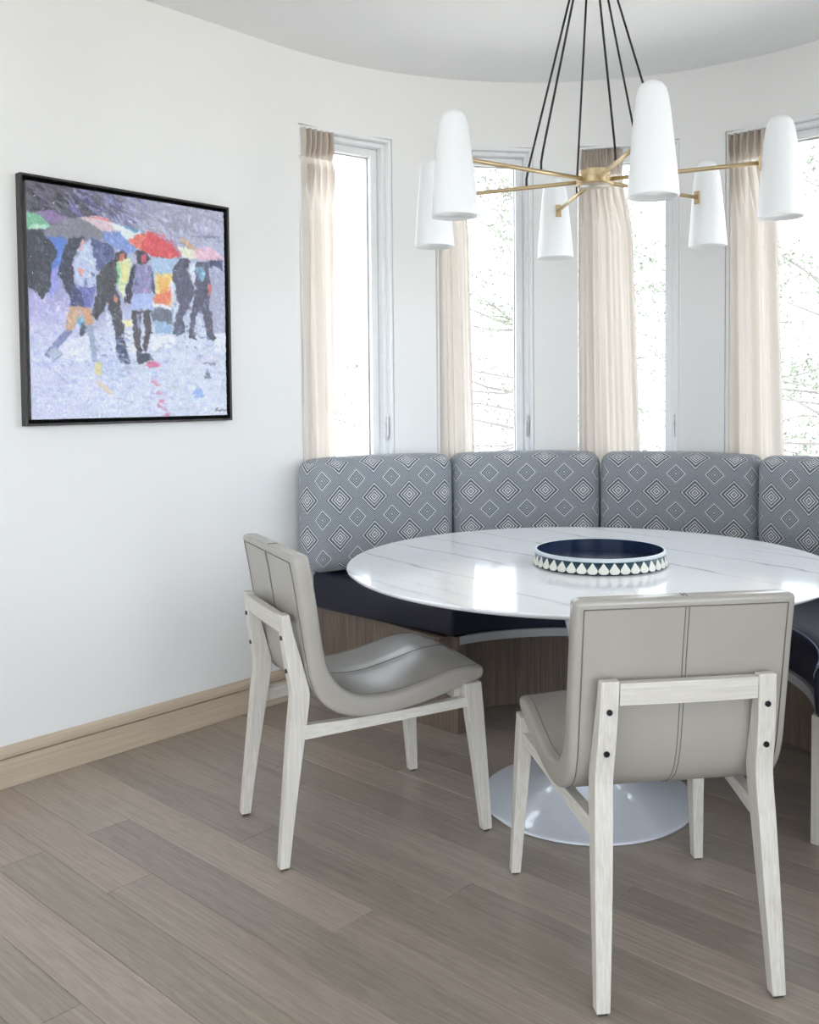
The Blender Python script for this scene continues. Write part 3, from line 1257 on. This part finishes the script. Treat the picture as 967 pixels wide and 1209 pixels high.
# ================================================================== CHANDELIER
CH = (1.383, 2.610)
ch = empty('chandelier', (CH[0], CH[1], 1.937))
tag(ch, 'six-armed brushed brass chandelier with white conical shades, hung on black cords over the table', 'chandelier')
tilt_dir = Vector((0.57, 0.82, 0)).normalized()
ax = tilt_dir.cross(Vector((0, 0, 1)))
ch.rotation_euler = Matrix.Rotation(0.85 * D2R, 4, ax).to_euler()
zo = 1.937
lathe('hub', [(0, 0.032), (0.040, 0.032), (0.047, 0.032), (0.0495, 0.030), (0.0495, 0.009), (0.058, 0.009), (0.060, 0.007), (0.060, -0.013), (0.058, -0.016), (0.050, -0.016), (0, -0.0155)], M_BRASS, ch, 48)
ch.children[0].modifiers.new('split', 'EDGE_SPLIT').split_angle = 0.5
lathe('hub_disc', [(0, -0.0158), (0.047, -0.0158), (0.047, -0.0175), (0, -0.0175)], M_HUBGLASS, ch, 48)
lathe('canopy', [(0, CEIL - zo - 0.001), (0.065, CEIL - zo - 0.003), (0.065, CEIL - zo - 0.022), (0.060, CEIL - zo - 0.026), (0, CEIL - zo - 0.026)], M_BRASS, ch, 40)
RING = 0.569
sh_prof = [(0.0, -0.1600), (0.058, -0.1600), (0.0625, -0.1665), (0.0660, -0.1685), (0.0678, -0.1670), (0.0682, -0.1620), (0.0640, -0.110), (0.0560, -0.020), (0.0475, 0.060), (0.0425, 0.094), (0.0370, 0.113), (0.0280, 0.1255), (0.0150, 0.1315), (0.0, 0.1330)]
for k in range(6):
    a = (258.58 - 60 * k) * D2R
    dx, dy = math.cos(a), math.sin(a)
    arm = tube('arm', [(dx * 0.045, dy * 0.045, 0), (dx * 0.3, dy * 0.3, 0), (dx * 0.5075, dy * 0.5075, 0)], 0.0068, M_BRASS, ch, 12)
    bm = bmesh.new()
    bm_box(bm, (-0.0035, -0.0105, -0.0225), (0.0035, 0.0105, 0.0225), 0.001)
    b = bm_obj('bracket', bm, M_BRASS, ch)
    b.location = (dx * 0.5105, dy * 0.5105, 0)
    b.rotation_euler = (0, 0, a)
    s = lathe('lamp_shade', sh_prof, M_OPAL, ch, 48, loc=(dx * RING, dy * RING, 0.0))
    c = tube('cord', [(dx * 0.232, dy * 0.232, 0.004), (dx * 0.2315, dy * 0.2315, 0.030), (dx * 0.222, dy * 0.222, 0.07), (dx * 0.13, dy * 0.13, 0.39), (dx * 0.046, dy * 0.046, CEIL - zo - 0.027)], 0.0036, M_CORD, ch, 8)

# ================================================================== PAINTING
PY0, PY1, PZ0, PZ1 = 1.367, 2.153, 1.159, 1.9655
pic = empty('framed_painting', (0.0, (PY0 + PY1) / 2, PZ0))
tag(pic, 'square impressionist painting of walkers under umbrellas, dark metal frame, on the left wall', 'painting')
hw, hgt = (PY1 - PY0) / 2, PZ1 - PZ0
fwid, fdep = 0.0085, 0.042
for nm, lo, hi in (('frame_side', (0.001, -hw, 0), (fdep, -hw + fwid, hgt)), ('frame_side', (0.001, hw - fwid, 0), (fdep, hw, hgt)),
                   ('frame_top', (0.001, -hw + fwid, hgt - fwid), (fdep, hw - fwid, hgt)), ('frame_bottom', (0.001, -hw + fwid, 0), (fdep, hw - fwid, fwid))):
    box(nm, lo, hi, M_FRAME, pic, 0.0012)
box('backing', (0.002, -hw + fwid, fwid), (0.010, hw - fwid, hgt - fwid), M_GAP, pic)
gap = 0.0125
cy0, cy1, cz0, cz1 = -hw + fwid + gap, hw - fwid - gap, fwid + gap, hgt - fwid - gap
box('canvas_stretcher', (0.0105, cy0 + 0.001, cz0 + 0.001), (0.033, cy1 - 0.001, cz1 - 0.001), plain('canvas_edge', (190, 188, 190), 0.8), pic)

N = 400
U, V = np.meshgrid(np.linspace(0, 1, N), np.linspace(0, 1, N))     # V down
# four corners of the canvas in the sketch's own units
corners = np.array([(31.6, -76), (920, 62), (934, 968), (55, 994)], float)


def homography(src, dst):
    A = []
    for (x, y), (u, v) in zip(src, dst):
        A.append([x, y, 1, 0, 0, 0, -u * x, -u * y, -u])
        A.append([0, 0, 0, x, y, 1, -v * x, -v * y, -v])
    return np.linalg.svd(np.array(A))[2][-1].reshape(3, 3)


Hm = homography([(0, 0), (1, 0), (1, 1), (0, 1)], corners)
den = Hm[2, 0] * U + Hm[2, 1] * V + Hm[2, 2]
KX = (Hm[0, 0] * U + Hm[0, 1] * V + Hm[0, 2]) / den
KY = (Hm[1, 0] * U + Hm[1, 1] * V + Hm[1, 2]) / den


def vnoise(shape_cells, amp=1.0, seed=0):
    r_ = np.random.default_rng(seed)
    cy, cx = shape_cells
    g = r_.uniform(-1, 1, (cy + 2, cx + 2))
    y = np.linspace(0, cy, N); x = np.linspace(0, cx, N)
    yi = y.astype(int); xi = x.astype(int)
    fy = (y - yi)[:, None]; fx = (x - xi)[None, :]
    fy = fy * fy * (3 - 2 * fy); fx = fx * fx * (3 - 2 * fx)
    a = g[yi][:, xi]; b = g[yi][:, xi + 1]; c = g[yi + 1][:, xi]; d = g[yi + 1][:, xi + 1]
    return amp * ((a * (1 - fx) + b * fx) * (1 - fy) + (c * (1 - fx) + d * fx) * fy)


JX = vnoise((36, 36), 4, 1) + vnoise((90, 90), 4, 2)
JY = vnoise((36, 36), 4, 3) + vnoise((90, 90), 4, 4)
PXk, PYk = KX + JX, KY + JY
img = np.zeros((N, N, 3))


def lerp(a, b, t):
    return np.array(a)[None, None, :] * (1 - t[..., None]) + np.array(b)[None, None, :] * t[..., None]


def sm(x, a, b):
    t = np.clip((x - a) / (b - a), 0, 1)
    return t * t * (3 - 2 * t)


top = lerp((104, 100, 116), (168, 168, 192), sm(KX, 250, 620))
mid = lerp((172, 170, 214), (178, 184, 208), sm(KX, 100, 700))
bot = lerp((202, 204, 234), (208, 214, 232), sm(KX, 100, 700))
t1 = sm(KY + JY * 3, 120, 260)[..., None]
img = top * (1 - t1) + mid * t1
t2 = sm(KY + JY * 3, 470, 640)[..., None]
img = img * (1 - t2) + bot * t2
pn = vnoise((9, 7), 1, 20) + vnoise((22, 16), 0.8, 21)
img += pn[..., None] * np.array((7, 6, 8)) * (1 + (KY < 150)[..., None] * 0.8)


def poly(pts, c, alpha=0.94):
    P = np.array(pts, float)
    x0, x1, y0, y1 = P[:, 0].min() - 8, P[:, 0].max() + 8, P[:, 1].min() - 8, P[:, 1].max() + 8
    box_ = (PXk > x0) & (PXk < x1) & (PYk > y0) & (PYk < y1)
    if not box_.any():
        return
    xs, ys_ = PXk[box_], PYk[box_]
    ins = np.zeros(xs.shape, bool)
    for i in range(len(P)):
        xa, ya = P[i]
        xb, yb = P[i - 1]
        if ya == yb:
            continue
        cnd = ((ya > ys_) != (yb > ys_)) & (xs < (xb - xa) * (ys_ - ya) / (yb - ya) + xa)
        ins ^= cnd
    m_ = np.zeros((N, N), bool)
    m_[box_] = ins
    img[m_] = img[m_] * (1 - alpha) + np.array(c) * alpha


def streaks(region, cols, num, ln, wd, ang, seed, alpha=0.6, spread=0.35):
    r_ = random.Random(seed)
    x0, y0, x1, y1 = region
    for _ in range(num):
        x, y = r_.uniform(x0, x1), r_.uniform(y0, y1)
        a = ang + r_.uniform(-spread, spread)
        L, w = ln * r_.uniform(0.5, 1.3), wd * r_.uniform(0.6, 1.3)
        ca, sa = math.cos(a), math.sin(a)
        poly([(x - ca * L, y - sa * L), (x - sa * w, y + ca * w), (x + ca * L, y + sa * L), (x + sa * w, y - ca * w)], r_.choice(cols), alpha)


# stormy sky
streaks((35, -60, 330, 70), [(78, 74, 82), (96, 96, 108), (120, 108, 140), (60, 58, 66), (110, 118, 128)], 120, 42, 6, 0.45, 1)
streaks((230, -60, 560, 130), [(118, 112, 176), (150, 150, 208), (96, 98, 150), (172, 168, 214), (84, 80, 100)], 130, 46, 5, 0.7, 2)
streaks((520, -20, 915, 210), [(160, 160, 182), (178, 178, 200), (150, 154, 184), (190, 188, 206)], 130, 55, 7, 0.25, 3)
streaks((430, 90, 700, 190), [(205, 205, 228), (180, 190, 222), (222, 222, 236)], 40, 40, 5, 0.75, 4)
streaks((35, 440, 330, 760), [(186, 182, 226), (206, 200, 236), (164, 170, 216), (222, 220, 240)], 160, 20, 7, 1.2, 5, 0.5, 1.5)
# umbrellas
poly([(75, 70), (130, 60), (190, 75), (240, 102), (160, 118), (110, 98)], (146, 124, 172))
poly([(28, 68), (70, 72), (112, 95), (150, 130), (120, 142), (28, 144)], (128, 200, 160))
poly([(60, 118), (140, 128), (118, 142), (40, 142)], (190, 225, 205))
poly([(243, 92), (330, 80), (402, 94), (445, 125), (440, 152), (380, 162), (330, 122)], (226, 200, 206))
poly([(300, 82), (400, 94), (425, 112), (350, 98)], (224, 140, 150))
poly([(402, 108), (470, 130), (545, 156), (505, 204), (440, 150)], (226, 236, 240))
poly([(480, 120), (560, 150), (520, 156), (470, 132)], (90, 150, 190), 0.7)
poly([(102, 163), (218, 172), (196, 260), (190, 330), (172, 400), (150, 452), (118, 300)], (92, 130, 214))
poly([(130, 330), (180, 310), (176, 420), (150, 440)], (158, 156, 226))
poly([(365, 150), (430, 146), (490, 190), (534, 242), (470, 246), (420, 216), (375, 182)], (128, 152, 214))
poly([(112, 150), (200, 95), (270, 90), (330, 118), (386, 172), (365, 180), (300, 178), (215, 180), (112, 168)], (138, 138, 150))
# far-left dark figure
poly([(34, 145), (96, 150), (150, 200), (176, 245), (146, 300), (146, 400), (110, 458), (70, 412), (38, 402)], (68, 72, 82))
streaks((45, 170, 140, 440), [(88, 96, 104), (52, 54, 62), (104, 100, 116)], 40, 16, 5, 1.4, 6, 0.7)
# backdrop at right
poly([(598, 262), (735, 266), (700, 345), (600, 345)], (168, 194, 222))
poly([(862, 318), (922, 330), (930, 600), (882, 612), (862, 520)], (170, 172, 196))
poly([(612, 338), (694, 334), (690, 400), (682, 480), (618, 450)], (246, 208, 128))
poly([(640, 405), (694, 396), (676, 492), (606, 462), (612, 430)], (236, 128, 98))
poly([(630, 360), (680, 360), (660, 420), (625, 430)], (248, 180, 96), 0.7)
poly([(585, 455), (684, 488), (684, 500), (590, 482)], (232, 232, 242))
poly([(592, 482), (684, 498), (694, 572), (664, 562), (598, 546)], (112, 116, 132))
poly([(600, 548), (705, 572), (705, 606), (610, 602)], (148, 178, 210))
# plaid shoulders
poly([(325, 178), (420, 215), (432, 260), (402, 300), (345, 332), (328, 250)], (92, 102, 148))
streaks((335, 195, 420, 300), [(140, 150, 200), (60, 66, 96)], 22, 14, 3, 1.4, 8, 0.7)
# second figure: walking in a dark coat, bare legs
poly([(252, 240), (300, 200), (322, 182), (338, 262), (352, 330), (345, 402), (280, 424), (246, 330)], (192, 202, 232))
poly([(222, 182), (292, 176), (300, 205), (262, 232), (240, 282), (250, 380), (288, 470), (240, 488), (210, 402), (178, 330), (192, 262)], (70, 74, 90))
poly([(280, 190), (300, 200), (285, 240), (268, 236)], (216, 170, 176))
poly([(262, 310), (296, 320), (290, 352), (266, 346)], (222, 160, 160))
streaks((270, 330, 340, 420), [(120, 124, 178), (214, 216, 238), (80, 84, 120)], 18, 12, 4, 1.0, 9, 0.7)
poly([(238, 396), (346, 402), (326, 492), (226, 490)], (112, 116, 184))
poly([(238, 396), (270, 400), (300, 488), (232, 490)], (78, 82, 120))
poly([(228, 488), (276, 488), (268, 540), (232, 604), (192, 646), (206, 590)], (206, 168, 136))
poly([(206, 590), (240, 600), (168, 682), (132, 718), (112, 704)], (128, 138, 186))
poly([(276, 488), (322, 490), (332, 560), (322, 600), (300, 580)], (214, 160, 122))
poly([(300, 575), (330, 560), (338, 640), (356, 732), (336, 738), (314, 640)], (152, 166, 196))
poly([(262, 545), (288, 520), (300, 560), (284, 612)], (120, 178, 204))
poly([(288, 555), (310, 590), (280, 624), (270, 600)], (92, 96, 112))
# third figure: striding man
poly([(436, 246), (462, 236), (486, 252), (480, 300), (440, 305), (425, 285)], (78, 68, 68))
poly([(454, 254), (478, 252), (474, 292), (452, 290)], (218, 122, 104))
poly([(392, 290), (440, 268), (442, 332), (436, 400), (458, 462), (472, 600), (484, 700), (450, 704), (430, 592), (394, 472), (352, 548), (326, 524), (350, 430), (348, 350)], (78, 78, 84))
poly([(440, 290), (502, 268), (508, 330), (474, 400), (478, 462), (446, 402)], (218, 226, 172))
poly([(440, 300), (455, 292), (450, 380), (438, 390)], (140, 206, 160))
poly([(470, 300), (490, 300), (480, 380), (466, 370)], (244, 226, 150))
poly([(424, 432), (446, 440), (440, 468), (424, 462)], (220, 140, 120))
poly([(440, 650), (470, 660), (496, 712), (498, 742), (456, 738), (436, 700)], (82, 92, 124))
# red umbrella and the fourth figure
poly([(528, 238), (570, 236), (594, 270), (566, 304), (530, 294)], (82, 72, 84))
poly([(508, 300), (592, 300), (604, 372), (586, 436), (518, 444), (494, 402)], (142, 142, 186))
poly([(504, 312), (532, 290), (516, 372), (502, 470), (474, 466), (480, 420)], (66, 66, 80))
poly([(590, 300), (602, 350), (614, 430), (598, 424)], (84, 84, 104))
streaks((515, 310, 590, 430), [(106, 100, 150), (180, 176, 214), (86, 92, 120), (190, 120, 190)], 28, 11, 4, 1.5, 10, 0.7)
poly([(548, 256), (578, 250), (576, 288), (552, 290)], (212, 92, 112))
poly([(516, 430), (592, 424), (606, 500), (502, 502)], (172, 188, 232))
poly([(506, 500), (550, 505), (547, 600), (552, 692), (528, 692), (512, 600)], (86, 82, 88))
poly([(556, 505), (590, 500), (590, 600), (576, 694), (558, 682), (566, 590)], (86, 82, 88))
poly([(522, 690), (592, 700), (604, 724), (536, 740)], (72, 76, 92))
poly([(528, 520), (545, 520), (542, 590), (530, 590)], (160, 170, 212), 0.8)
poly([(490, 190), (530, 164), (590, 150), (650, 168), (702, 205), (738, 262), (680, 270), (610, 262), (560, 240), (518, 215)], (226, 84, 88))
poly([(490, 190), (530, 164), (585, 152), (560, 190), (545, 236), (518, 215)], (236, 124, 108))
poly([(600, 152), (660, 176), (712, 215), (742, 262), (728, 264), (690, 214)], (170, 150, 190), 0.8)
# right umbrellas
poly([(712, 178), (742, 178), (804, 226), (782, 228), (730, 200)], (214, 168, 134))
poly([(708, 206), (790, 234), (806, 270), (742, 268)], (236, 230, 206))
poly([(786, 226), (850, 218), (904, 244), (922, 277), (850, 277), (800, 271)], (232, 184, 202))
poly([(770, 170), (850, 164), (905, 172), (840, 182)], (130, 136, 164))
# couple at right
poly([(702, 292), (740, 264), (772, 280), (762, 330), (792, 392), (782, 440), (742, 530), (746, 604), (688, 622), (694, 560), (720, 500), (694, 402), (688, 332)], (94, 94, 114))
poly([(676, 380), (700, 380), (720, 500), (690, 510)], (206, 214, 232))
poly([(762, 290), (798, 290), (792, 330), (804, 402), (786, 412), (770, 342)], (216, 222, 236))
poly([(798, 286), (848, 280), (858, 330), (864, 420), (858, 500), (878, 612), (884, 634), (850, 632), (830, 520), (800, 512), (784, 600), (798, 634), (762, 622), (776, 510), (786, 430)], (88, 88, 108))
poly([(798, 308), (832, 308), (832, 372), (800, 362)], (132, 176, 206))
poly([(850, 380), (866, 386), (862, 440), (850, 436)], (218, 112, 112))
streaks((700, 300, 850, 500), [(120, 116, 140), (70, 72, 88), (112, 126, 158)], 40, 13, 4, 1.3, 11, 0.7)
poly([(852, 278), (922, 274), (926, 332), (882, 304), (848, 300)], (76, 86, 116))
# wet ground
poly([(200, 645), (262, 620), (312, 622), (332, 722), (252, 745), (182, 712)], (222, 224, 240), 0.8)
poly([(480, 598), (512, 600), (524, 702), (484, 682)], (226, 226, 236))
poly([(594, 620), (700, 606), (690, 664), (598, 684)], (228, 228, 238))
poly([(880, 606), (932, 600), (934, 700), (884, 690)], (222, 222, 236))
streaks((360, 610, 500, 800), [(140, 160, 208), (108, 124, 172), (178, 192, 226), (222, 226, 240)], 90, 18, 5, 0.5, 12, 0.6, 0.8)
streaks((180, 720, 520, 860), [(186, 196, 228), (160, 176, 216), (218, 220, 236)], 90, 40, 4, 0.35, 13, 0.5)
streaks((590, 640, 880, 820), [(186, 192, 224), (170, 184, 220), (222, 224, 238), (206, 200, 232)], 120, 24, 5, 0.4, 14, 0.5, 1.0)
streaks((60, 800, 920, 990), [(198, 208, 234), (214, 220, 238), (206, 202, 232), (220, 226, 240)], 200, 46, 6, 0.1, 15, 0.5)
streaks((680, 560, 860, 700), [(96, 106, 146), (150, 164, 206), (214, 218, 236)], 60, 10, 3.5, 0.8, 16, 0.7, 1.0)
poly([(120, 690), (160, 668), (190, 690), (152, 728)], (176, 184, 206))
tri = [(118, 700), (140, 672), (160, 668), (192, 692), (152, 732)]
for p_, q_ in zip(tri, tri[1:] + tri[:1]):
    poly([p_, (p_[0] + 5, p_[1] + 3), (q_[0] + 5, q_[1] + 3), q_], (112, 124, 156))
poly([(470, 545), (505, 540), (508, 572), (474, 580)], (238, 228, 176))
poly([(343, 738), (374, 742), (368, 792), (346, 784)], (220, 208, 152))
poly([(343, 806), (432, 868), (402, 880), (348, 832)], (216, 200, 188))
poly([(574, 742), (604, 724), (638, 736), (624, 758), (588, 760)], (214, 112, 152))
for x, y in ((600, 820), (618, 830), (628, 872), (640, 905), (630, 928), (652, 945), (664, 972)):
    poly([(x - 14, y), (x, y - 8), (x + 16, y + 3), (x + 2, y + 9)], (214, 120, 156), 0.85)
streaks((580, 800, 700, 970), [(178, 182, 224), (196, 186, 226)], 24, 26, 4, 0.15, 17, 0.6)
poly([(776, 872), (812, 836), (824, 882), (794, 898)], (142, 176, 228), 0.85)
poly([(830, 806), (842, 766), (868, 806), (852, 812)], (120, 124, 146), 0.9)
poly([(820, 735), (884, 730), (878, 742), (826, 742)], (124, 132, 164), 0.8)
# short strokes that pick up the paint beneath them
r_ = random.Random(77)
for _ in range(1900):
    iy, ix = r_.randrange(N), r_.randrange(N)
    x, y = KX[iy, ix], KY[iy, ix]
    c = img[iy, ix] + (r_.uniform(-26, 14) if y > 600 else r_.uniform(-20, 38)) + np.array([r_.uniform(-9, 9), r_.uniform(-9, 9), r_.uniform(-6, 14)])
    a = r_.uniform(-0.5, 0.5) if y > 600 else r_.uniform(0.6, 2.2)
    L, w = r_.uniform(9, 24), r_.uniform(3.5, 6.5)
    ca, sa = math.cos(a), math.sin(a)
    poly([(x - ca * L, y - sa * L), (x - sa * w, y + ca * w), (x + ca * L, y + sa * L), (x + sa * w, y - ca * w)], c, 0.55)
# signature: a thin scribble
JX *= 0.15
JY *= 0.15
PXk, PYk = KX + JX, KY + JY
sig = [(876, 952), (888, 938), (894, 936), (884, 950), (896, 946), (900, 954), (906, 942), (905, 952), (914, 944), (918, 950), (930, 946)]
for (xa, ya), (xb, yb) in zip(sig[:-1], sig[1:]):
    poly([(xa, ya - 1.8), (xb, yb - 1.8), (xb, yb + 1.8), (xa, ya + 1.8)], (70, 62, 60), 0.9)
# soften the paint edges a little
def blur(a):
    p = np.pad(a, ((1, 1), (1, 1), (0, 0)), 'edge')
    a = (p[:-2, 1:-1] + 2 * p[1:-1, 1:-1] + p[2:, 1:-1]) / 4
    p = np.pad(a, ((1, 1), (1, 1), (0, 0)), 'edge')
    return (p[1:-1, :-2] + 2 * p[1:-1, 1:-1] + p[1:-1, 2:]) / 4


img = blur(img)
# brush grain
gr = vnoise((200, 90), 1, 31) + vnoise((90, 200), 1, 32)
img += gr[..., None] * np.array((8, 8, 8))
img = np.clip(img, 8, 250)
lum = img.mean(2) / 255
hgt_map = 0.0010 * gr + 0.0012 * vnoise((120, 120), 1, 33) + 0.0010 * lum
g_ = img.mean(2, keepdims=True)
img = g_ + (img - g_) * 0.88
lin = img / 255
lin = np.where(lin <= 0.04045, lin / 12.92, ((lin + 0.055) / 1.055) ** 2.4)
lin = np.clip(lin * 1.12 + 0.022, 0, 0.92)  # darks lifted: glossy haze over the canvas is put into its colour
Yc = cy0 + (cy1 - cy0) * U
Zc = cz1 - (cz1 - cz0) * V
Xc = 0.0345 + hgt_map
verts = np.stack([Xc.ravel(), Yc.ravel(), Zc.ravel()], 1)
ii = np.arange(N * N).reshape(N, N)
quads = np.stack([ii[:-1, :-1].ravel(), ii[1:, :-1].ravel(), ii[1:, 1:].ravel(), ii[:-1, 1:].ravel()], 1)
me = bpy.data.meshes.new('painted_canvas')
me.vertices.add(N * N)
me.vertices.foreach_set('co', verts.ravel())
me.loops.add(quads.size)
me.loops.foreach_set('vertex_index', quads.ravel())
me.polygons.add(len(quads))
me.polygons.foreach_set('loop_start', np.arange(0, quads.size, 4))
me.update(calc_edges=True)
ca = me.color_attributes.new('paint', 'FLOAT_COLOR', 'POINT')
ca.data.foreach_set('color', np.concatenate([lin.reshape(-1, 3), np.ones((N * N, 1))], 1).ravel())
link('painted_canvas', me, vcol_mat('oil_paint', 'paint'), pic, True)

# ================================================================== TREES OUTSIDE
def tree(x, y, h, seed, label, spread=1.6):
    r_ = random.Random(seed)
    zg = -3.2
    root = empty('tree', (x, y, zg))
    tag(root, label, 'tree', 'trees outside the bay windows')
    n = 9
    tr = [(0.08 * math.sin(k * 0.9 + seed), 0.08 * math.cos(k * 1.1 + seed), h * k / (n - 1)) for k in range(n)]
    tube('trunk', tr, [0.13 * (1 - 0.8 * k / (n - 1)) for k in range(n)], M_BARK, root, 8)
    bv, bf, lv, lf = [], [], [], []
    for b in range(90):
        z = h * r_.uniform(0.22, 0.98)
        a = r_.uniform(0, 2 * PI)
        L = spread * (1.1 - 0.75 * z / h) * r_.uniform(0.6, 1.1)
        dz = r_.uniform(-0.25, 0.55)
        p0 = Vector((0, 0, z))
        d = Vector((math.cos(a), math.sin(a), dz)).normalized()
        side = d.cross(Vector((0, 0, 1))).normalized()
        upv = side.cross(d)
        pts = [p0 + d * L * t + upv * 0.12 * math.sin(3 * t + a) for t in (0, 0.35, 0.7, 1.0)]
        base = len(bv)
        for p, rad in zip(pts, (0.022, 0.015, 0.009, 0.003)):
            for k in range(3):
                an = 2 * PI * k / 3
                bv.append(p + side * math.cos(an) * rad + upv * math.sin(an) * rad)
        for i in range(3):
            for k in range(3):
                bf.append((base + i * 3 + k, base + i * 3 + (k + 1) % 3, base + (i + 1) * 3 + (k + 1) % 3, base + (i + 1) * 3 + k))
        for c in range(int(26 * L)):
            t = r_.uniform(0.3, 1.05)
            q = p0 + d * L * t + Vector((r_.gauss(0, 0.10), r_.gauss(0, 0.10), r_.gauss(0, 0.08)))
            for _ in range(8):
                v = Vector((r_.gauss(0, 1), r_.gauss(0, 1), r_.gauss(0, 1))).normalized()
                w = v.cross(Vector((r_.gauss(0, 1), r_.gauss(0, 1), r_.gauss(0, 1)))).normalized() * 0.007
                e = q + v * r_.uniform(0.04, 0.085)
                b0 = len(lv)
                lv += [q - w, q + w, e]
                lf.append((b0, b0 + 1, b0 + 2))
    br = pymesh('branches', bv, bf, M_BARK, root, False, 'stuff', fix=False)
    fo = pymesh('foliage', lv, lf, M_NEEDLE, root, False, 'stuff', fix=False)
    return root


tree(-2.38, 7.60, 8.2, 1, 'pale pine outside, showing through the second window from the left', 2.7)
tree(-2.44, 11.4, 9.6, 2, 'pale bare-branched pine outside the third window, behind the chandelier', 2.6)
tree(0.60, 8.20, 8.0, 3, 'pale pine outside the rightmost window, by the photo\'s right edge', 2.4)
tree(-5.0, 6.6, 5.0, 4, 'low faint tree outside the leftmost window, beside the painting wall', 1.4)
